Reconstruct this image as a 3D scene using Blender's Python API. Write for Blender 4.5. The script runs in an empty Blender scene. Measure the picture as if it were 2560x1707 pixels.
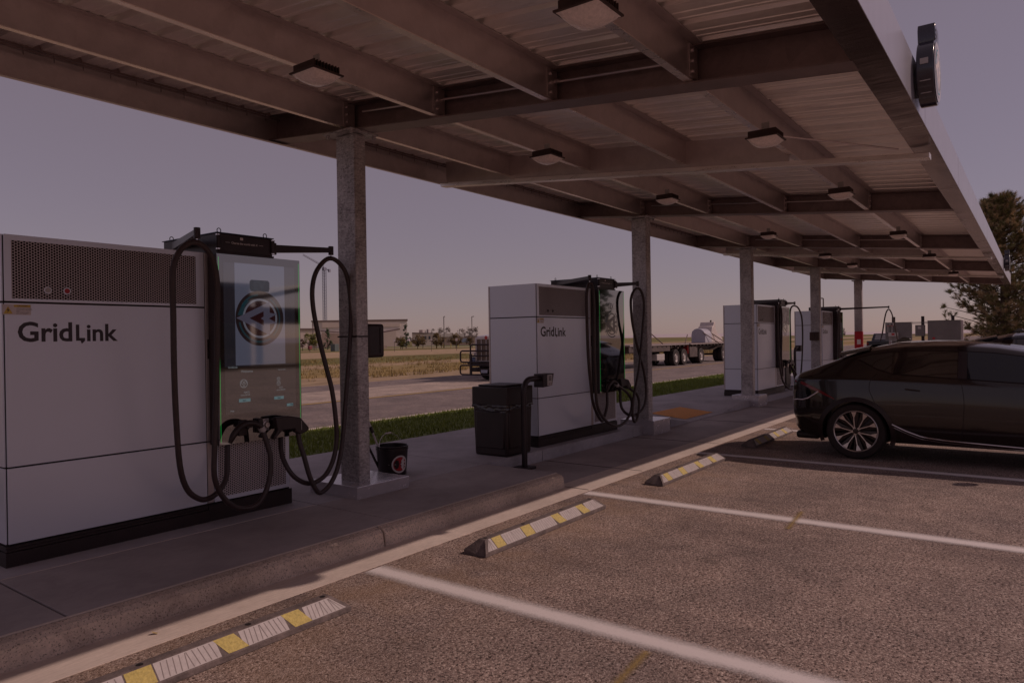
import bpy, bmesh, math, random
from mathutils import Vector, Matrix, noise as mnoise
R = math.radians
rnd = random.Random(7)
sc = bpy.context.scene
COL = sc.collection

# ---------------------------------------------------------------- camera
cam_d = bpy.data.cameras.new('camera'); cam = bpy.data.objects.new('camera', cam_d); COL.objects.link(cam)
cam_d.sensor_width = 36; cam_d.lens = 25.0095; cam_d.clip_start = 0.05; cam_d.clip_end = 8000
a_, t_, ro_ = 0.635019689956014, -0.003229953097105493, -0.014781956863471607
f_ = Vector((math.cos(a_)*math.cos(t_), math.sin(a_)*math.cos(t_), math.sin(t_)))
r_ = Vector((math.sin(a_), -math.cos(a_), 0)); u_ = r_.cross(f_)
c_, s_ = math.cos(ro_), math.sin(ro_)
right = c_*r_ + s_*u_; up = -s_*r_ + c_*u_
cam.matrix_world = Matrix(((right.x, up.x, -f_.x, 0), (right.y, up.y, -f_.y, 0), (right.z, up.z, -f_.z, 1.6), (0, 0, 0, 1)))
sc.camera = cam

# ---------------------------------------------------------------- light
SUN_DIR = Vector((0.88, -1.04, 1.0)).normalized()
EL = math.asin(SUN_DIR.z); ROT = math.atan2(SUN_DIR.x, SUN_DIR.y)
world = bpy.data.worlds.new('World'); sc.world = world; world.use_nodes = True
wn = world.node_tree; sky = wn.nodes.new('ShaderNodeTexSky'); sky.sky_type = 'NISHITA'; sky.sun_disc = False
sky.sun_elevation = EL; sky.sun_rotation = ROT; sky.air_density = 1.0; sky.dust_density = 0.6; sky.ozone_density = 1.0; sky.altitude = 600
tint = wn.nodes.new('ShaderNodeMix'); tint.data_type = 'RGBA'; tint.blend_type = 'MULTIPLY'; tint.inputs[0].default_value = 1
tint.inputs[7].default_value = (0.86, 0.66, 0.78, 1)
veil = wn.nodes.new('ShaderNodeMix'); veil.data_type = 'RGBA'; veil.inputs[0].default_value = 0.55; veil.inputs[7].default_value = (4.5, 3.2, 3.2, 1)   # thin high haze evens out the sky
wn.links.new(sky.outputs[0], tint.inputs[6]); wn.links.new(tint.outputs[2], veil.inputs[6]); wn.links.new(veil.outputs[2], wn.nodes['Background'].inputs[0])
wn.nodes['Background'].inputs[1].default_value = 0.13
sun_d = bpy.data.lights.new('sun', 'SUN'); sun_d.energy = 4.1; sun_d.angle = R(0.5); sun_d.color = (1.0, 0.74, 0.64)
sun = bpy.data.objects.new('sun', sun_d); COL.objects.link(sun)
sun.rotation_euler = SUN_DIR.to_track_quat('Z', 'Y').to_euler()
sc.view_settings.view_transform = 'Standard'; sc.view_settings.look = 'None'; sc.view_settings.gamma = 1
sc.view_settings.exposure = -1.08
sc.cycles.max_bounces = 6; sc.cycles.diffuse_bounces = 3; sc.cycles.glossy_bounces = 3; sc.cycles.transparent_max_bounces = 8
sc.cycles.use_denoising = True

# ---------------------------------------------------------------- helpers
def interp(x, xs, ys):
    if xs[0] > xs[-1]: xs, ys = xs[::-1], ys[::-1]
    if x <= xs[0]: return ys[0]
    if x >= xs[-1]: return ys[-1]
    for i in range(len(xs)-1):
        if xs[i] <= x <= xs[i+1]:
            k = (x-xs[i])/(xs[i+1]-xs[i]); return ys[i]*(1-k)+ys[i+1]*k

def spline(pts, sub=4):
    P = [Vector(p) for p in pts]; out = []
    for i in range(len(P)-1):
        p0 = P[i-1] if i else P[i]*2-P[i+1]; p1, p2 = P[i], P[i+1]
        p3 = P[i+2] if i+2 < len(P) else P[i+1]*2-P[i]
        for k in range(sub):
            t = k/sub
            out.append(0.5*((2*p1)+(p2-p0)*t+(2*p0-5*p1+4*p2-p3)*t*t+(3*p1-p0-3*p2+p3)*t**3))
    out.append(P[-1]); return out

class MB:
    def __init__(s): s.v = []; s.f = []; s.m = []; s.cur = 0; s.M = Matrix.Identity(4)
    def add(s, vs, fs):
        o = len(s.v); s.v += [tuple(s.M @ Vector(p)) for p in vs]
        for f in fs: s.f.append(tuple(i+o for i in f)); s.m.append(s.cur)
        return s
    def box(s, x0, x1, y0, y1, z0, z1):
        return s.add([(x0,y0,z0),(x1,y0,z0),(x1,y1,z0),(x0,y1,z0),(x0,y0,z1),(x1,y0,z1),(x1,y1,z1),(x0,y1,z1)],
                     [(0,3,2,1),(4,5,6,7),(0,1,5,4),(1,2,6,5),(2,3,7,6),(3,0,4,7)])
    def cyl(s, p0, p1, r, n=12, r2=None, cap=True):
        p0, p1 = Vector(p0), Vector(p1); r2 = r if r2 is None else r2
        d = (p1-p0).normalized(); a = Vector((0,0,1)) if abs(d.z) < .9 else Vector((1,0,0))
        u = d.cross(a).normalized(); w = d.cross(u)
        vs = []
        for q, rr in ((p0, r), (p1, r2)):
            for i in range(n):
                t = 2*math.pi*i/n; vs.append(q+u*math.cos(t)*rr+w*math.sin(t)*rr)
        fs = [(i, (i+1) % n, n+(i+1) % n, n+i) for i in range(n)]
        if cap: fs += [tuple(range(n))[::-1], tuple(range(n, 2*n))]
        return s.add(vs, fs)
    def tube(s, pts, r, n=8, cap=True):
        P = [Vector(p) for p in pts]; vs = []; N = len(P); prev = None
        for i, p in enumerate(P):
            d = (P[min(i+1, N-1)]-P[max(i-1, 0)]).normalized()
            if prev is None:
                a = Vector((0,0,1)) if abs(d.z) < .9 else Vector((1,0,0)); u = d.cross(a).normalized()
            else: u = (prev-d*prev.dot(d)).normalized()
            prev = u; w = d.cross(u); rr = r[i] if isinstance(r, (list, tuple)) else r
            for k in range(n):
                t = 2*math.pi*k/n; vs.append(p+u*math.cos(t)*rr+w*math.sin(t)*rr)
        fs = [(i*n+k, i*n+(k+1) % n, (i+1)*n+(k+1) % n, (i+1)*n+k) for i in range(N-1) for k in range(n)]
        if cap: fs += [tuple(range(n))[::-1], tuple(range((N-1)*n, N*n))]
        return s.add(vs, fs)
    def prism(s, poly, axis, a, b):
        n = len(poly)
        def P(q, h): return {'x': (h, q[0], q[1]), 'y': (q[0], h, q[1]), 'z': (q[0], q[1], h)}[axis]
        vs = [P(q, a) for q in poly]+[P(q, b) for q in poly]
        fs = [tuple(range(n)), tuple(range(n, 2*n))[::-1]]+[(i, n+i, n+(i+1) % n, (i+1) % n) for i in range(n)]
        return s.add(vs, fs)
    def lathe(s, prof, c, axis='z', n=24):
        c = Vector(c); vs = []
        for r, h in prof:
            for i in range(n):
                t = 2*math.pi*i/n; x, y = r*math.cos(t), r*math.sin(t)
                vs.append(c+Vector({'z': (x, y, h), 'x': (h, x, y), 'y': (x, h, y)}[axis]))
        m = len(prof)
        return s.add(vs, [(i*n+k, i*n+(k+1) % n, (i+1)*n+(k+1) % n, (i+1)*n+k) for i in range(m-1) for k in range(n)])
    def poly(s, pts): return s.add(pts, [tuple(range(len(pts)))])
    def grid(s, fn, nu, nv):
        vs = [fn(i/nu, j/nv) for i in range(nu+1) for j in range(nv+1)]
        return s.add(vs, [(i*(nv+1)+j, (i+1)*(nv+1)+j, (i+1)*(nv+1)+j+1, i*(nv+1)+j+1) for i in range(nu) for j in range(nv)])
    def ball(s, c, r, nu=10, nv=6, sz=1):
        return s.lathe([(max(1e-4, r*math.cos(t)), r*sz*math.sin(t)) for t in [(-.5+i/nv)*math.pi for i in range(nv+1)]], c, 'z', nu)
    def done(s, name, mat, parent=None, bevel=0, smooth=True, fix=True, label=None, seg=2):
        me = bpy.data.meshes.new(name); me.from_pydata(s.v, [], s.f)
        for m in (mat if isinstance(mat, (list, tuple)) else [mat]): me.materials.append(m)
        if max(s.m, default=0): me.polygons.foreach_set('material_index', s.m)
        if fix and len(s.f) < 30000:
            bm = bmesh.new(); bm.from_mesh(me); bmesh.ops.recalc_face_normals(bm, faces=bm.faces); bm.to_mesh(me); bm.free()
        me.validate(); me.update()
        if smooth:
            me.shade_smooth(); me.set_sharp_from_angle(angle=R(38))
        o = bpy.data.objects.new(name, me); COL.objects.link(o)
        if parent: o.parent = parent
        if bevel:
            b = o.modifiers.new('bevel', 'BEVEL'); b.width = bevel; b.segments = seg; b.limit_method = 'ANGLE'; b.angle_limit = R(40)
            b.harden_normals = False
        if label: o['label'] = label
        return o

def tag(o, label=None, cat=None, group=None, kind=None):
    if label: o['label'] = label
    if cat: o['category'] = cat
    if group: o['group'] = group
    if kind: o['kind'] = kind
    return o
def thing(name, label, cat, loc=(0,0,0), rz=0, group=None):
    o = bpy.data.objects.new(name, None); COL.objects.link(o); o.empty_display_size = .1
    o.location = loc; o.rotation_euler = (0,0,rz); return tag(o, label, cat, group)
def copy_tree(o, parent=None, label=None):
    c = o.copy(); COL.objects.link(c)
    if parent: c.parent = parent; c.matrix_parent_inverse = o.matrix_parent_inverse.copy()
    for ch in list(o.children): copy_tree(ch, c)
    if label: c['label'] = label
    return c
def text_mesh(mb, body, size, origin, xdir, ydir, off=0, width=None, thick=0.0, spacing=1.0):
    cu = bpy.data.curves.new('t', 'FONT'); cu.body = body; cu.size = size; cu.offset = off; cu.extrude = thick; cu.space_character = spacing; cu.resolution_u = 3
    ob = bpy.data.objects.new('t', cu); COL.objects.link(ob)
    dg = bpy.context.evaluated_depsgraph_get(); me = bpy.data.meshes.new_from_object(ob.evaluated_get(dg))
    vs = [v.co.copy() for v in me.vertices]; fs = [tuple(p.vertices) for p in me.polygons]
    bpy.data.objects.remove(ob); bpy.data.meshes.remove(me)
    if not vs: return
    x0 = min(v.x for v in vs); x1 = max(v.x for v in vs); k = (width/(x1-x0)) if width else 1
    O, X, Y = Vector(origin), Vector(xdir), Vector(ydir)
    Z = X.cross(Y)
    mb.add([O+X*((v.x-x0)*k)+Y*v.y*(k if width else 1)+Z*v.z for v in vs], fs)

# ---------------------------------------------------------------- materials
MATS = {}
def nmat(name):
    m = bpy.data.materials.new(name); m.use_nodes = True; nt = m.node_tree; return m, nt, nt.nodes['Principled BSDF']
def N(nt, t, **kw):
    n = nt.nodes.new(t)
    for k, v in kw.items(): setattr(n, k, v)
    return n
def ramp(nt, src, stops):
    r = N(nt, 'ShaderNodeValToRGB'); e = r.color_ramp.elements
    while len(e) < len(stops): e.new(.5)
    for i, (p, c) in enumerate(stops): e[i].position = p; e[i].color = (*c, 1) if len(c) == 3 else c
    nt.links.new(src, r.inputs[0]); return r.outputs[0]
def noise(nt, scale, detail=4, rough=.55, vec=None, dist=0):
    n = N(nt, 'ShaderNodeTexNoise'); n.inputs['Scale'].default_value = scale; n.inputs['Detail'].default_value = detail
    n.inputs['Roughness'].default_value = rough; n.inputs['Distortion'].default_value = dist
    if vec: nt.links.new(vec, n.inputs['Vector'])
    return n.outputs['Fac']
def mapped(nt, scale=(1,1,1), coord='Object'):
    tc = N(nt, 'ShaderNodeTexCoord'); mp = N(nt, 'ShaderNodeMapping'); mp.inputs['Scale'].default_value = scale
    nt.links.new(tc.outputs[coord], mp.inputs[0]); return mp.outputs[0]
def mixc(nt, fac, a, b, blend='MIX'):
    m = N(nt, 'ShaderNodeMix'); m.data_type = 'RGBA'; m.blend_type = blend
    for i, x in ((0, fac), (6, a), (7, b)):
        if isinstance(x, (int, float)): m.inputs[i].default_value = x
        elif isinstance(x, tuple): m.inputs[i].default_value = (*x, 1) if len(x) == 3 else x
        else: nt.links.new(x, m.inputs[i])
    return m.outputs[2]
def math_(nt, op, a, b=None, c=None, clamp=False):
    m = N(nt, 'ShaderNodeMath'); m.operation = op; m.use_clamp = clamp
    for i, x in enumerate((a, b, c)):
        if x is None: continue
        if isinstance(x, (int, float)): m.inputs[i].default_value = x
        else: nt.links.new(x, m.inputs[i])
    return m.outputs[0]
def bump(nt, bs, h, strength=.3, dist=.01):
    b = N(nt, 'ShaderNodeBump'); b.inputs['Strength'].default_value = strength; b.inputs['Distance'].default_value = dist
    nt.links.new(h, b.inputs['Height']); nt.links.new(b.outputs[0], bs.inputs['Normal'])
def mat(name, col, rough=.5, metal=0, var=.12, scale=6, bmp=0, bscale=40, emit=None, estr=1, coat=0, spec=.5, vec=(1,1,1), rv=0):
    if name in MATS: return MATS[name]
    m, nt, bs = nmat(name); v = mapped(nt, vec)
    n = noise(nt, scale, 5, .6, v)
    lo = tuple(c*(1-var) for c in col); hi = tuple(min(1, c*(1+var)) for c in col)
    nt.links.new(ramp(nt, n, [(.3, lo), (.7, hi)]), bs.inputs['Base Color'])
    bs.inputs['Roughness'].default_value = rough; bs.inputs['Metallic'].default_value = metal
    bs.inputs['Specular IOR Level'].default_value = spec; bs.inputs['Coat Weight'].default_value = coat; bs.inputs['Coat Roughness'].default_value = .05
    if rv: nt.links.new(math_(nt, 'MULTIPLY_ADD', n, rv, rough-rv/2, True), bs.inputs['Roughness'])
    if bmp: bump(nt, bs, noise(nt, bscale, 3, .6, v), bmp)
    if emit: bs.inputs['Emission Color'].default_value = (*emit, 1); bs.inputs['Emission Strength'].default_value = estr
    MATS[name] = m; return m

def asphalt_mat(name, base, fleck, gap, grain=110, dusty=None, tone=1.0):
    m, nt, bs = nmat(name); v = mapped(nt)
    vo = N(nt, 'ShaderNodeTexVoronoi'); vo.feature = 'F1'; vo.inputs['Scale'].default_value = grain; nt.links.new(v, vo.inputs['Vector'])
    cellc = ramp(nt, N_sep(nt, vo.outputs['Color']), [(0, base), (.55, tuple(c*1.25 for c in base)), (1, fleck)])
    fine = noise(nt, grain*.48, 5, .80, v)
    c = mixc(nt, ramp(nt, fine, [(.40, (1,1,1)), (.50, (0,0,0))]), cellc, gap)
    big = noise(nt, .9, 5, .6, v)
    c = mixc(nt, 1.0, c, ramp(nt, big, [(.3, (.72,.72,.74)), (.7, (1.18,1.15,1.12))]), 'MULTIPLY')
    mid = noise(nt, 5, 4, .6, v)
    c = mixc(nt, 1.0, c, ramp(nt, mid, [(.3, (.82,.82,.82)), (.7, (1.12,1.12,1.12))]), 'MULTIPLY')
    if dusty:
        sx = N(nt, 'ShaderNodeSeparateXYZ'); nt.links.new(v, sx.inputs[0])
        y = sx.outputs['Y']
        fall = math_(nt, 'SUBTRACT', 1, math_(nt, 'MULTIPLY', math_(nt, 'ABSOLUTE', math_(nt, 'SUBTRACT', y, 3.35)), .95), clamp=True)
        n2 = noise(nt, 1.6, 4, .6, v, .6)
        k = math_(nt, 'MULTIPLY', fall, ramp(nt, n2, [(.40, (0,0,0)), (.66, (1,1,1))]))
        c = mixc(nt, math_(nt, 'MULTIPLY', k, .62), c, dusty)
    if dusty:
        pale = ramp(nt, noise(nt, 2.3, 7, .72, mapped(nt, (.8,1.6,1)), .5), [(.56, (0,0,0)), (.70, (1,1,1))])
        c = mixc(nt, math_(nt, 'MULTIPLY', pale, .38), c, (.46,.36,.31))
        dk = ramp(nt, noise(nt, .7, 5, .65, mapped(nt, (1.3,.5,1)), .3), [(.52, (0,0,0)), (.68, (1,1,1))])
        c = mixc(nt, math_(nt, 'MULTIPLY', dk, .5), c, (.10,.072,.072))
        oil = ramp(nt, noise(nt, 1.7, 3, .5, v), [(.70, (0,0,0)), (.76, (1,1,1))]); c = mixc(nt, math_(nt, 'MULTIPLY', oil, .45), c, (.07,.05,.05))
    nt.links.new(c, bs.inputs['Base Color']); bs.inputs['Roughness'].default_value = .9; bs.inputs['Specular IOR Level'].default_value = .25
    h = math_(nt, 'ADD', math_(nt, 'MULTIPLY', fine, 1.2), math_(nt, 'MULTIPLY', vo.outputs['Distance'], -.5))
    bump(nt, bs, h, .9, .008); return m
def N_sep(nt, col):
    s = N(nt, 'ShaderNodeSeparateColor'); nt.links.new(col, s.inputs[0]); return s.outputs[0]

def concrete_mat(name, col, streak=(1,1,1), bmp=.25, var=.2, stain=(.55,.5,.5), stain_amt=.25, expose=0):
    m, nt, bs = nmat(name); v = mapped(nt); v2 = mapped(nt, streak)
    a = noise(nt, 1.3, 6, .62, v); b = noise(nt, 40, 4, .7, v2); st = noise(nt, 3.1, 6, .7, v, .8)
    c = ramp(nt, a, [(.3, tuple(x*(1-var) for x in col)), (.7, tuple(x*(1+var) for x in col))])
    c = mixc(nt, 1.0, c, ramp(nt, b, [(.3, (.86,.86,.86)), (.7, (1.1,1.1,1.1))]), 'MULTIPLY')
    c = mixc(nt, math_(nt, 'MULTIPLY', ramp(nt, st, [(.52, (0,0,0)), (.72, (1,1,1))]), stain_amt), c, tuple(x*y for x, y in zip(col, stain)))
    if expose:
        sp = noise(nt, 90, 3, .7, v); c = mixc(nt, ramp(nt, sp, [(.55, (0,0,0)), (.64, (1,1,1))]), c, tuple(x*.35 for x in col))
    nt.links.new(c, bs.inputs['Base Color']); bs.inputs['Roughness'].default_value = .85; bs.inputs['Specular IOR Level'].default_value = .3
    bump(nt, bs, math_(nt, 'ADD', b, math_(nt, 'MULTIPLY', noise(nt, 160, 3, .6, v), .7)), bmp, .004); return m

def galv_mat(name, col, rough=.45, metal=.6, streak=(1,1,1), contrast=.4, scale=22):
    m, nt, bs = nmat(name); v = mapped(nt, streak)
    vo = N(nt, 'ShaderNodeTexVoronoi'); vo.inputs['Scale'].default_value = scale; nt.links.new(v, vo.inputs['Vector'])
    a = noise(nt, 9, 7, .72, v, 1.2); b = noise(nt, 2.2, 5, .6, v, .4)
    f = math_(nt, 'ADD', math_(nt, 'MULTIPLY', a, .65), math_(nt, 'ADD', math_(nt, 'MULTIPLY', N_sep(nt, vo.outputs['Color']), .12), math_(nt, 'MULTIPLY', b, .3)))
    c = ramp(nt, f, [(.38, tuple(x*(1-contrast) for x in col)), (.68, tuple(min(1, x*(1+contrast)) for x in col))])
    nt.links.new(c, bs.inputs['Base Color']); bs.inputs['Metallic'].default_value = metal
    nt.links.new(math_(nt, 'MULTIPLY_ADD', a, .3, rough-.15, True), bs.inputs['Roughness'])
    bump(nt, bs, a, .08, .003); return m

def perf_mat(name, col, pitch=.019, hole=.0068):
    # round holes on a hexagonal lattice (x, z plane); the holes open on a dark inside
    m, nt, bs = nmat(name); v = mapped(nt); sx = N(nt, 'ShaderNodeSeparateXYZ'); nt.links.new(v, sx.inputs[0])
    px = pitch*math.sqrt(3); d = []
    for ox, oz in ((0, 0), (px/2, pitch/2)):
        def cell(s, p, o):
            w = math_(nt, 'WRAP', math_(nt, 'ADD', s, o), p/2, -p/2); return math_(nt, 'MULTIPLY', w, w)
        d.append(math_(nt, 'SQRT', math_(nt, 'ADD', cell(sx.outputs['X'], px, ox), cell(sx.outputs['Z'], pitch, oz))))
    dist = math_(nt, 'MINIMUM', d[0], d[1])
    k = math_(nt, 'LESS_THAN', dist, hole)
    dark = N(nt, 'ShaderNodeBsdfDiffuse'); dark.inputs[0].default_value = (.012,.006,.007,1)
    bs.inputs['Base Color'].default_value = (*col, 1); bs.inputs['Roughness'].default_value = .4; bs.inputs['Metallic'].default_value = .3
    mx = N(nt, 'ShaderNodeMixShader'); nt.links.new(k, mx.inputs[0]); nt.links.new(bs.outputs[0], mx.inputs[1]); nt.links.new(dark.outputs[0], mx.inputs[2])
    nt.links.new(mx.outputs[0], nt.nodes['Material Output'].inputs[0]); return m

def emis(name, col, s=1.0, rough=.03):
    m_ = mat(name, (.01,.008,.009), rough, 0, 0, 5, emit=col, estr=s, spec=1.0, coat=1.0); m_.node_tree.nodes['Principled BSDF'].inputs['IOR'].default_value = 1.9; return m_

M_ASPH = asphalt_mat('asphalt', (.30,.225,.20), (.66,.54,.48), (.026,.014,.014), 105, dusty=(.36,.24,.16))
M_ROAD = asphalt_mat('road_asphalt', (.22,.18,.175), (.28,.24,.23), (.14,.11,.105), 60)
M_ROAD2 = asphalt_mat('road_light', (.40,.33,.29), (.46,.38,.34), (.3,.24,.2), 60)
M_CONC = concrete_mat('concrete', (.40,.355,.36), (.25,6,1), .3)
M_CONC2 = concrete_mat('sidewalk_concrete', (.44,.41,.44), (.25,5,1), .3)
M_GUT = concrete_mat('gutter_concrete', (.66,.56,.50), (.3,2,1), .2, .12)
M_CURB = concrete_mat('curb_concrete', (.62,.50,.42), (1,1,1), .8, .25, (.45,.4,.4), .6, expose=1)
M_WHITE = mat('cabinet_white', (.74,.76,.87), .33, .25, .02, .6)
M_SILV = mat('brushed_silver', (.52,.45,.45), .32, .55, .06, 2, vec=(1,1,12))
M_DARK = mat('black_plastic', (.022,.010,.011), .42, 0, .25, 8, bmp=.05)
M_BLACK = mat('black_metal', (.030,.018,.022), .38, .2, .2, 6)
M_CABLE = mat('cable_rubber', (.045,.026,.026), .45, 0, .2, 20, bmp=.1, bscale=60)
M_GAP = mat('dark_gap', (.012,.006,.006), .8, 0, .1)
M_GLASS = mat('screen_glass', (.012,.008,.009), .03, 0, .1, 2, spec=1.0, coat=1.0)
for m_ in (M_GLASS,): m_.node_tree.nodes['Principled BSDF'].inputs['IOR'].default_value = 1.9
M_PERF = perf_mat('perforated_vent', (.42,.36,.37)); M_PERF2 = perf_mat('perforated_door', (.56,.50,.52), .020, .0064)
M_CHROME = mat('chrome', (.75,.68,.68), .15, 1, .05)
M_INK = mat('logo_ink', (.035,.022,.03), .5)
def zinc_mat():
    m, nt, bs = nmat('galvanized'); v = mapped(nt); sc1 = noise(nt, 34, 5, .7, mapped(nt, (.35,.35,2.2)), 1.5); sp = N(nt, 'ShaderNodeTexVoronoi'); sp.inputs['Scale'].default_value = 60; nt.links.new(v, sp.inputs['Vector'])
    lg = noise(nt, 3.5, 6, .7, mapped(nt, (1,1,.6)), .6)
    c = ramp(nt, math_(nt, 'ADD', math_(nt, 'MULTIPLY', sc1, .55), math_(nt, 'ADD', math_(nt, 'MULTIPLY', lg, .35), math_(nt, 'MULTIPLY', N_sep(nt, sp.outputs['Color']), .10))), [(.38, (.19,.165,.17)), (.50, (.42,.385,.39)), (.64, (.66,.61,.62))])
    nt.links.new(c, bs.inputs['Base Color']); bs.inputs['Metallic'].default_value = .4; bs.inputs['Roughness'].default_value = .5; bump(nt, bs, sc1, .12, .003); return m
M_GALV = zinc_mat()
M_STEEL = galv_mat('canopy_steel', (.60,.52,.51), .40, .9, (1,1,1), .09, 9)
M_STEELD = galv_mat('beam_steel', (.24,.18,.175), .46, .8, (1,1,1), .18, 9)
M_BAR = galv_mat('bar_steel', (.85,.78,.74), .30, .8, (1,.2,1), .12, 9)
M_DECK = galv_mat('roof_deck', (.93,.85,.80), .36, .68, (1,.25,1), .07, 7)
M_FLANGE = galv_mat('flange_steel_lit', (.88,.76,.70), .30, .95, (1,1,1), .10, 9)  # purlin steel brightened, glow of the sunlit ground put into the colour
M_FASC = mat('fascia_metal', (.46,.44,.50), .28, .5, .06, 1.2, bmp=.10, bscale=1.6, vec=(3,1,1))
M_SOFF = mat('soffit_metal_shaded', (.20,.145,.14), .20, .85, .1, 1.5, bmp=.35, bscale=2.4, vec=(2,.4,1))  # same metal as the fascia, underside shade put into its darker colour
M_BASEB = galv_mat('galvanized_sheet', (.66,.62,.66), .24, .6, (1,1,1), .06, 30)
M_PAINTY = mat('yellow_marking', (.50,.39,.11), .6, 0, .25, 60, bmp=.3, bscale=90)
M_PAINTW = mat('white_marking', (.46,.41,.41), .6, 0, .12, 30)
M_RUBBER = mat('wheel_stop_rubber', (.15,.115,.11), .8, 0, .35, 14, bmp=.5, bscale=60)
M_RUBBERD = mat('dark_rubber', (.05,.04,.035), .85, 0, .3, 20)
M_CARP = mat('car_paint', (.016,.008,.007), .2, .1, .05, 3, coat=.85, spec=.4)
M_CARB = mat('car_paint_blue', (.010,.010,.022), .2, .3, .05, 3, coat=1.0)
M_TINT = mat('tinted_glass', (.010,.006,.006), .03, 0, .05, 2, spec=.9, coat=.6)
M_FGLASS = mat('front_glass', (.008,.010,.016), .03, 0, .05, 2, spec=.5, coat=.35)
M_TYRE = mat('tyre', (.022,.014,.014), .75, 0, .3, 30, bmp=.2)
M_RIMB = mat('rim_bright', (.62,.55,.53), .25, .7, .05); M_RIMD = mat('rim_dark', (.03,.02,.02), .25, .3, .1)
M_RED = mat('tail_light', (.20,.008,.012), .15, 0, .1, coat=.3); M_ORANGE = mat('orange_reflector', (.5,.12,.03), .2, coat=1)
M_REDP = mat('red_cabinet', (.42,.012,.02), .35, 0, .1, coat=.4)
M_LENS = mat('lamp_lens', (.85,.72,.68), .22, 0, .12, 60, bmp=.6, bscale=120, coat=.6)
M_LAMP = mat('lamp_housing', (.05,.025,.022), .45, .2, .2)
M_GREY = mat('utility_grey', (.17,.155,.155), .55, .1, .12, 2)
M_LGREY = mat('light_grey', (.42,.38,.37), .5)
M_GRASS = mat('lawn_grass', (.13,.16,.028), .8, 0, .45, 26, bmp=.6, bscale=120)
M_BLADE = mat('grass_blades', (.19,.23,.03), .7, 0, .5, 9)
M_TACT = mat('tactile_orange', (.78,.36,.11), .7, 0, .2, 30)

# ---------------------------------------------------------------- ground
def sheet(name, mb, m, kind='structure'):
    o = mb.done(name, m, smooth=False); o['kind'] = kind; return o
def field_mat():
    m, nt, bs = nmat('field'); v = mapped(nt); sx = N(nt, 'ShaderNodeSeparateXYZ'); nt.links.new(v, sx.inputs[0])
    w = noise(nt, .08, 4, .6, mapped(nt, (.3,1,1)), .5)
    y = math_(nt, 'ADD', sx.outputs['Y'], math_(nt, 'MULTIPLY', math_(nt, 'SUBTRACT', w, .5), 9))
    t = math_(nt, 'DIVIDE', y, 215, clamp=True)
    r = N(nt, 'ShaderNodeValToRGB'); e = r.color_ramp.elements
    stops = [(0, (.36,.27,.19)), (.125, (.36,.27,.19)), (.13, (.30,.215,.10)), (.165, (.30,.23,.12)), (.172, (.37,.27,.185)), (.198, (.38,.285,.19)), (.206, (.17,.155,.062)), (.275, (.18,.155,.07)),
             (.285, (.40,.30,.21)), (.43, (.42,.31,.22)), (.44, (.17,.16,.06)), (.50, (.20,.17,.08)), (.52, (.36,.26,.19)), (.6, (.16,.17,.055)), (1, (.2,.17,.08))]
    while len(e) < len(stops): e.new(.5)
    for i, (p, c) in enumerate(stops): e[i].position = p; e[i].color = (*c, 1)
    nt.links.new(t, r.inputs[0])
    n1 = noise(nt, 1.2, 7, .7, mapped(nt, (.45,1,1)))
    c = mixc(nt, 1.0, r.outputs[0], ramp(nt, n1, [(.3, (.62,.62,.58)), (.7, (1.3,1.28,1.2))]), 'MULTIPLY')
    nt.links.new(c, bs.inputs['Base Color']); bs.inputs['Roughness'].default_value = .95; bs.inputs['Specular IOR Level'].default_value = .1
    bump(nt, bs, noise(nt, 3, 6, .7, v), .6, .08); return m
sheet('terrain', MB().poly([(-3000,-3000,-.14),(3000,-3000,-.14),(3000,3000,-.14),(-3000,3000,-.14)]), field_mat())
sheet('parking_lot', MB().poly([(-20,-26,0),(75,-26,0),(75,3.8,0),(-20,3.8,0)]), M_ASPH)
sheet('gutter', MB().box(-20,60,3.79,4.2,-.02,.004), M_GUT)
# flush apron between the raised platforms, and raised platforms with kerbs
sheet('apron', MB().box(6.49,60,4.2,5.35,-.02,.003), M_CONC)
mb = MB()
mb.prism([(4.085,-.01),(4.105,.110),(4.13,.134),(4.19,.146),(4.19,-.01)], 'x', -20, 3.845)
mb.prism([(4.085,-.01),(4.105,.110),(4.13,.134),(4.19,.146),(4.19,-.01)], 'x', 3.86, 6.47)
k = mb.done('kerb', M_CURB, bevel=.008, smooth=False); k['kind'] = 'structure'
sheet('kerb_line', MB().box(-20,6.46,4.183,4.199,.1462,.1512).box(1.66,4.05,5.193,5.2,.1503,.1525), M_GUT)
def slab(name, x0, x1, y0, y1, z=.15, m=M_CONC, b=.006):
    o = MB().box(x0,x1,y0,y1,-.02,z).done(name, m, bevel=b, smooth=False); o['kind'] = 'structure'; return o
slab('platform', -20, 1.635, 4.2, 5.20); slab('platform', 1.648, 4.06, 4.2, 5.20); slab('platform', 4.072, 6.475, 4.2, 5.20)
slab('sidewalk', -20, 1.635, 5.21, 7.52, .15, M_CONC2); slab('sidewalk', 1.648, 4.06, 5.21, 7.52, .15, M_CONC2); slab('sidewalk', 4.072, 6.475, 5.21, 7.52, .15, M_CONC2)
slab('sidewalk', 6.487, 7.70, 5.21, 7.52, .15, M_CONC2)
for x0, x1 in ((7.712,10.3),(10.312,11.75)): slab('sidewalk', x0, x1, 5.21, 7.52, .148, M_CONC2)
slab('sidewalk', 15.5, 22, 5.21, 7.52, .148, M_CONC2); slab('sidewalk', 22.012, 60, 5.21, 7.52, .148, M_CONC2)
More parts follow.
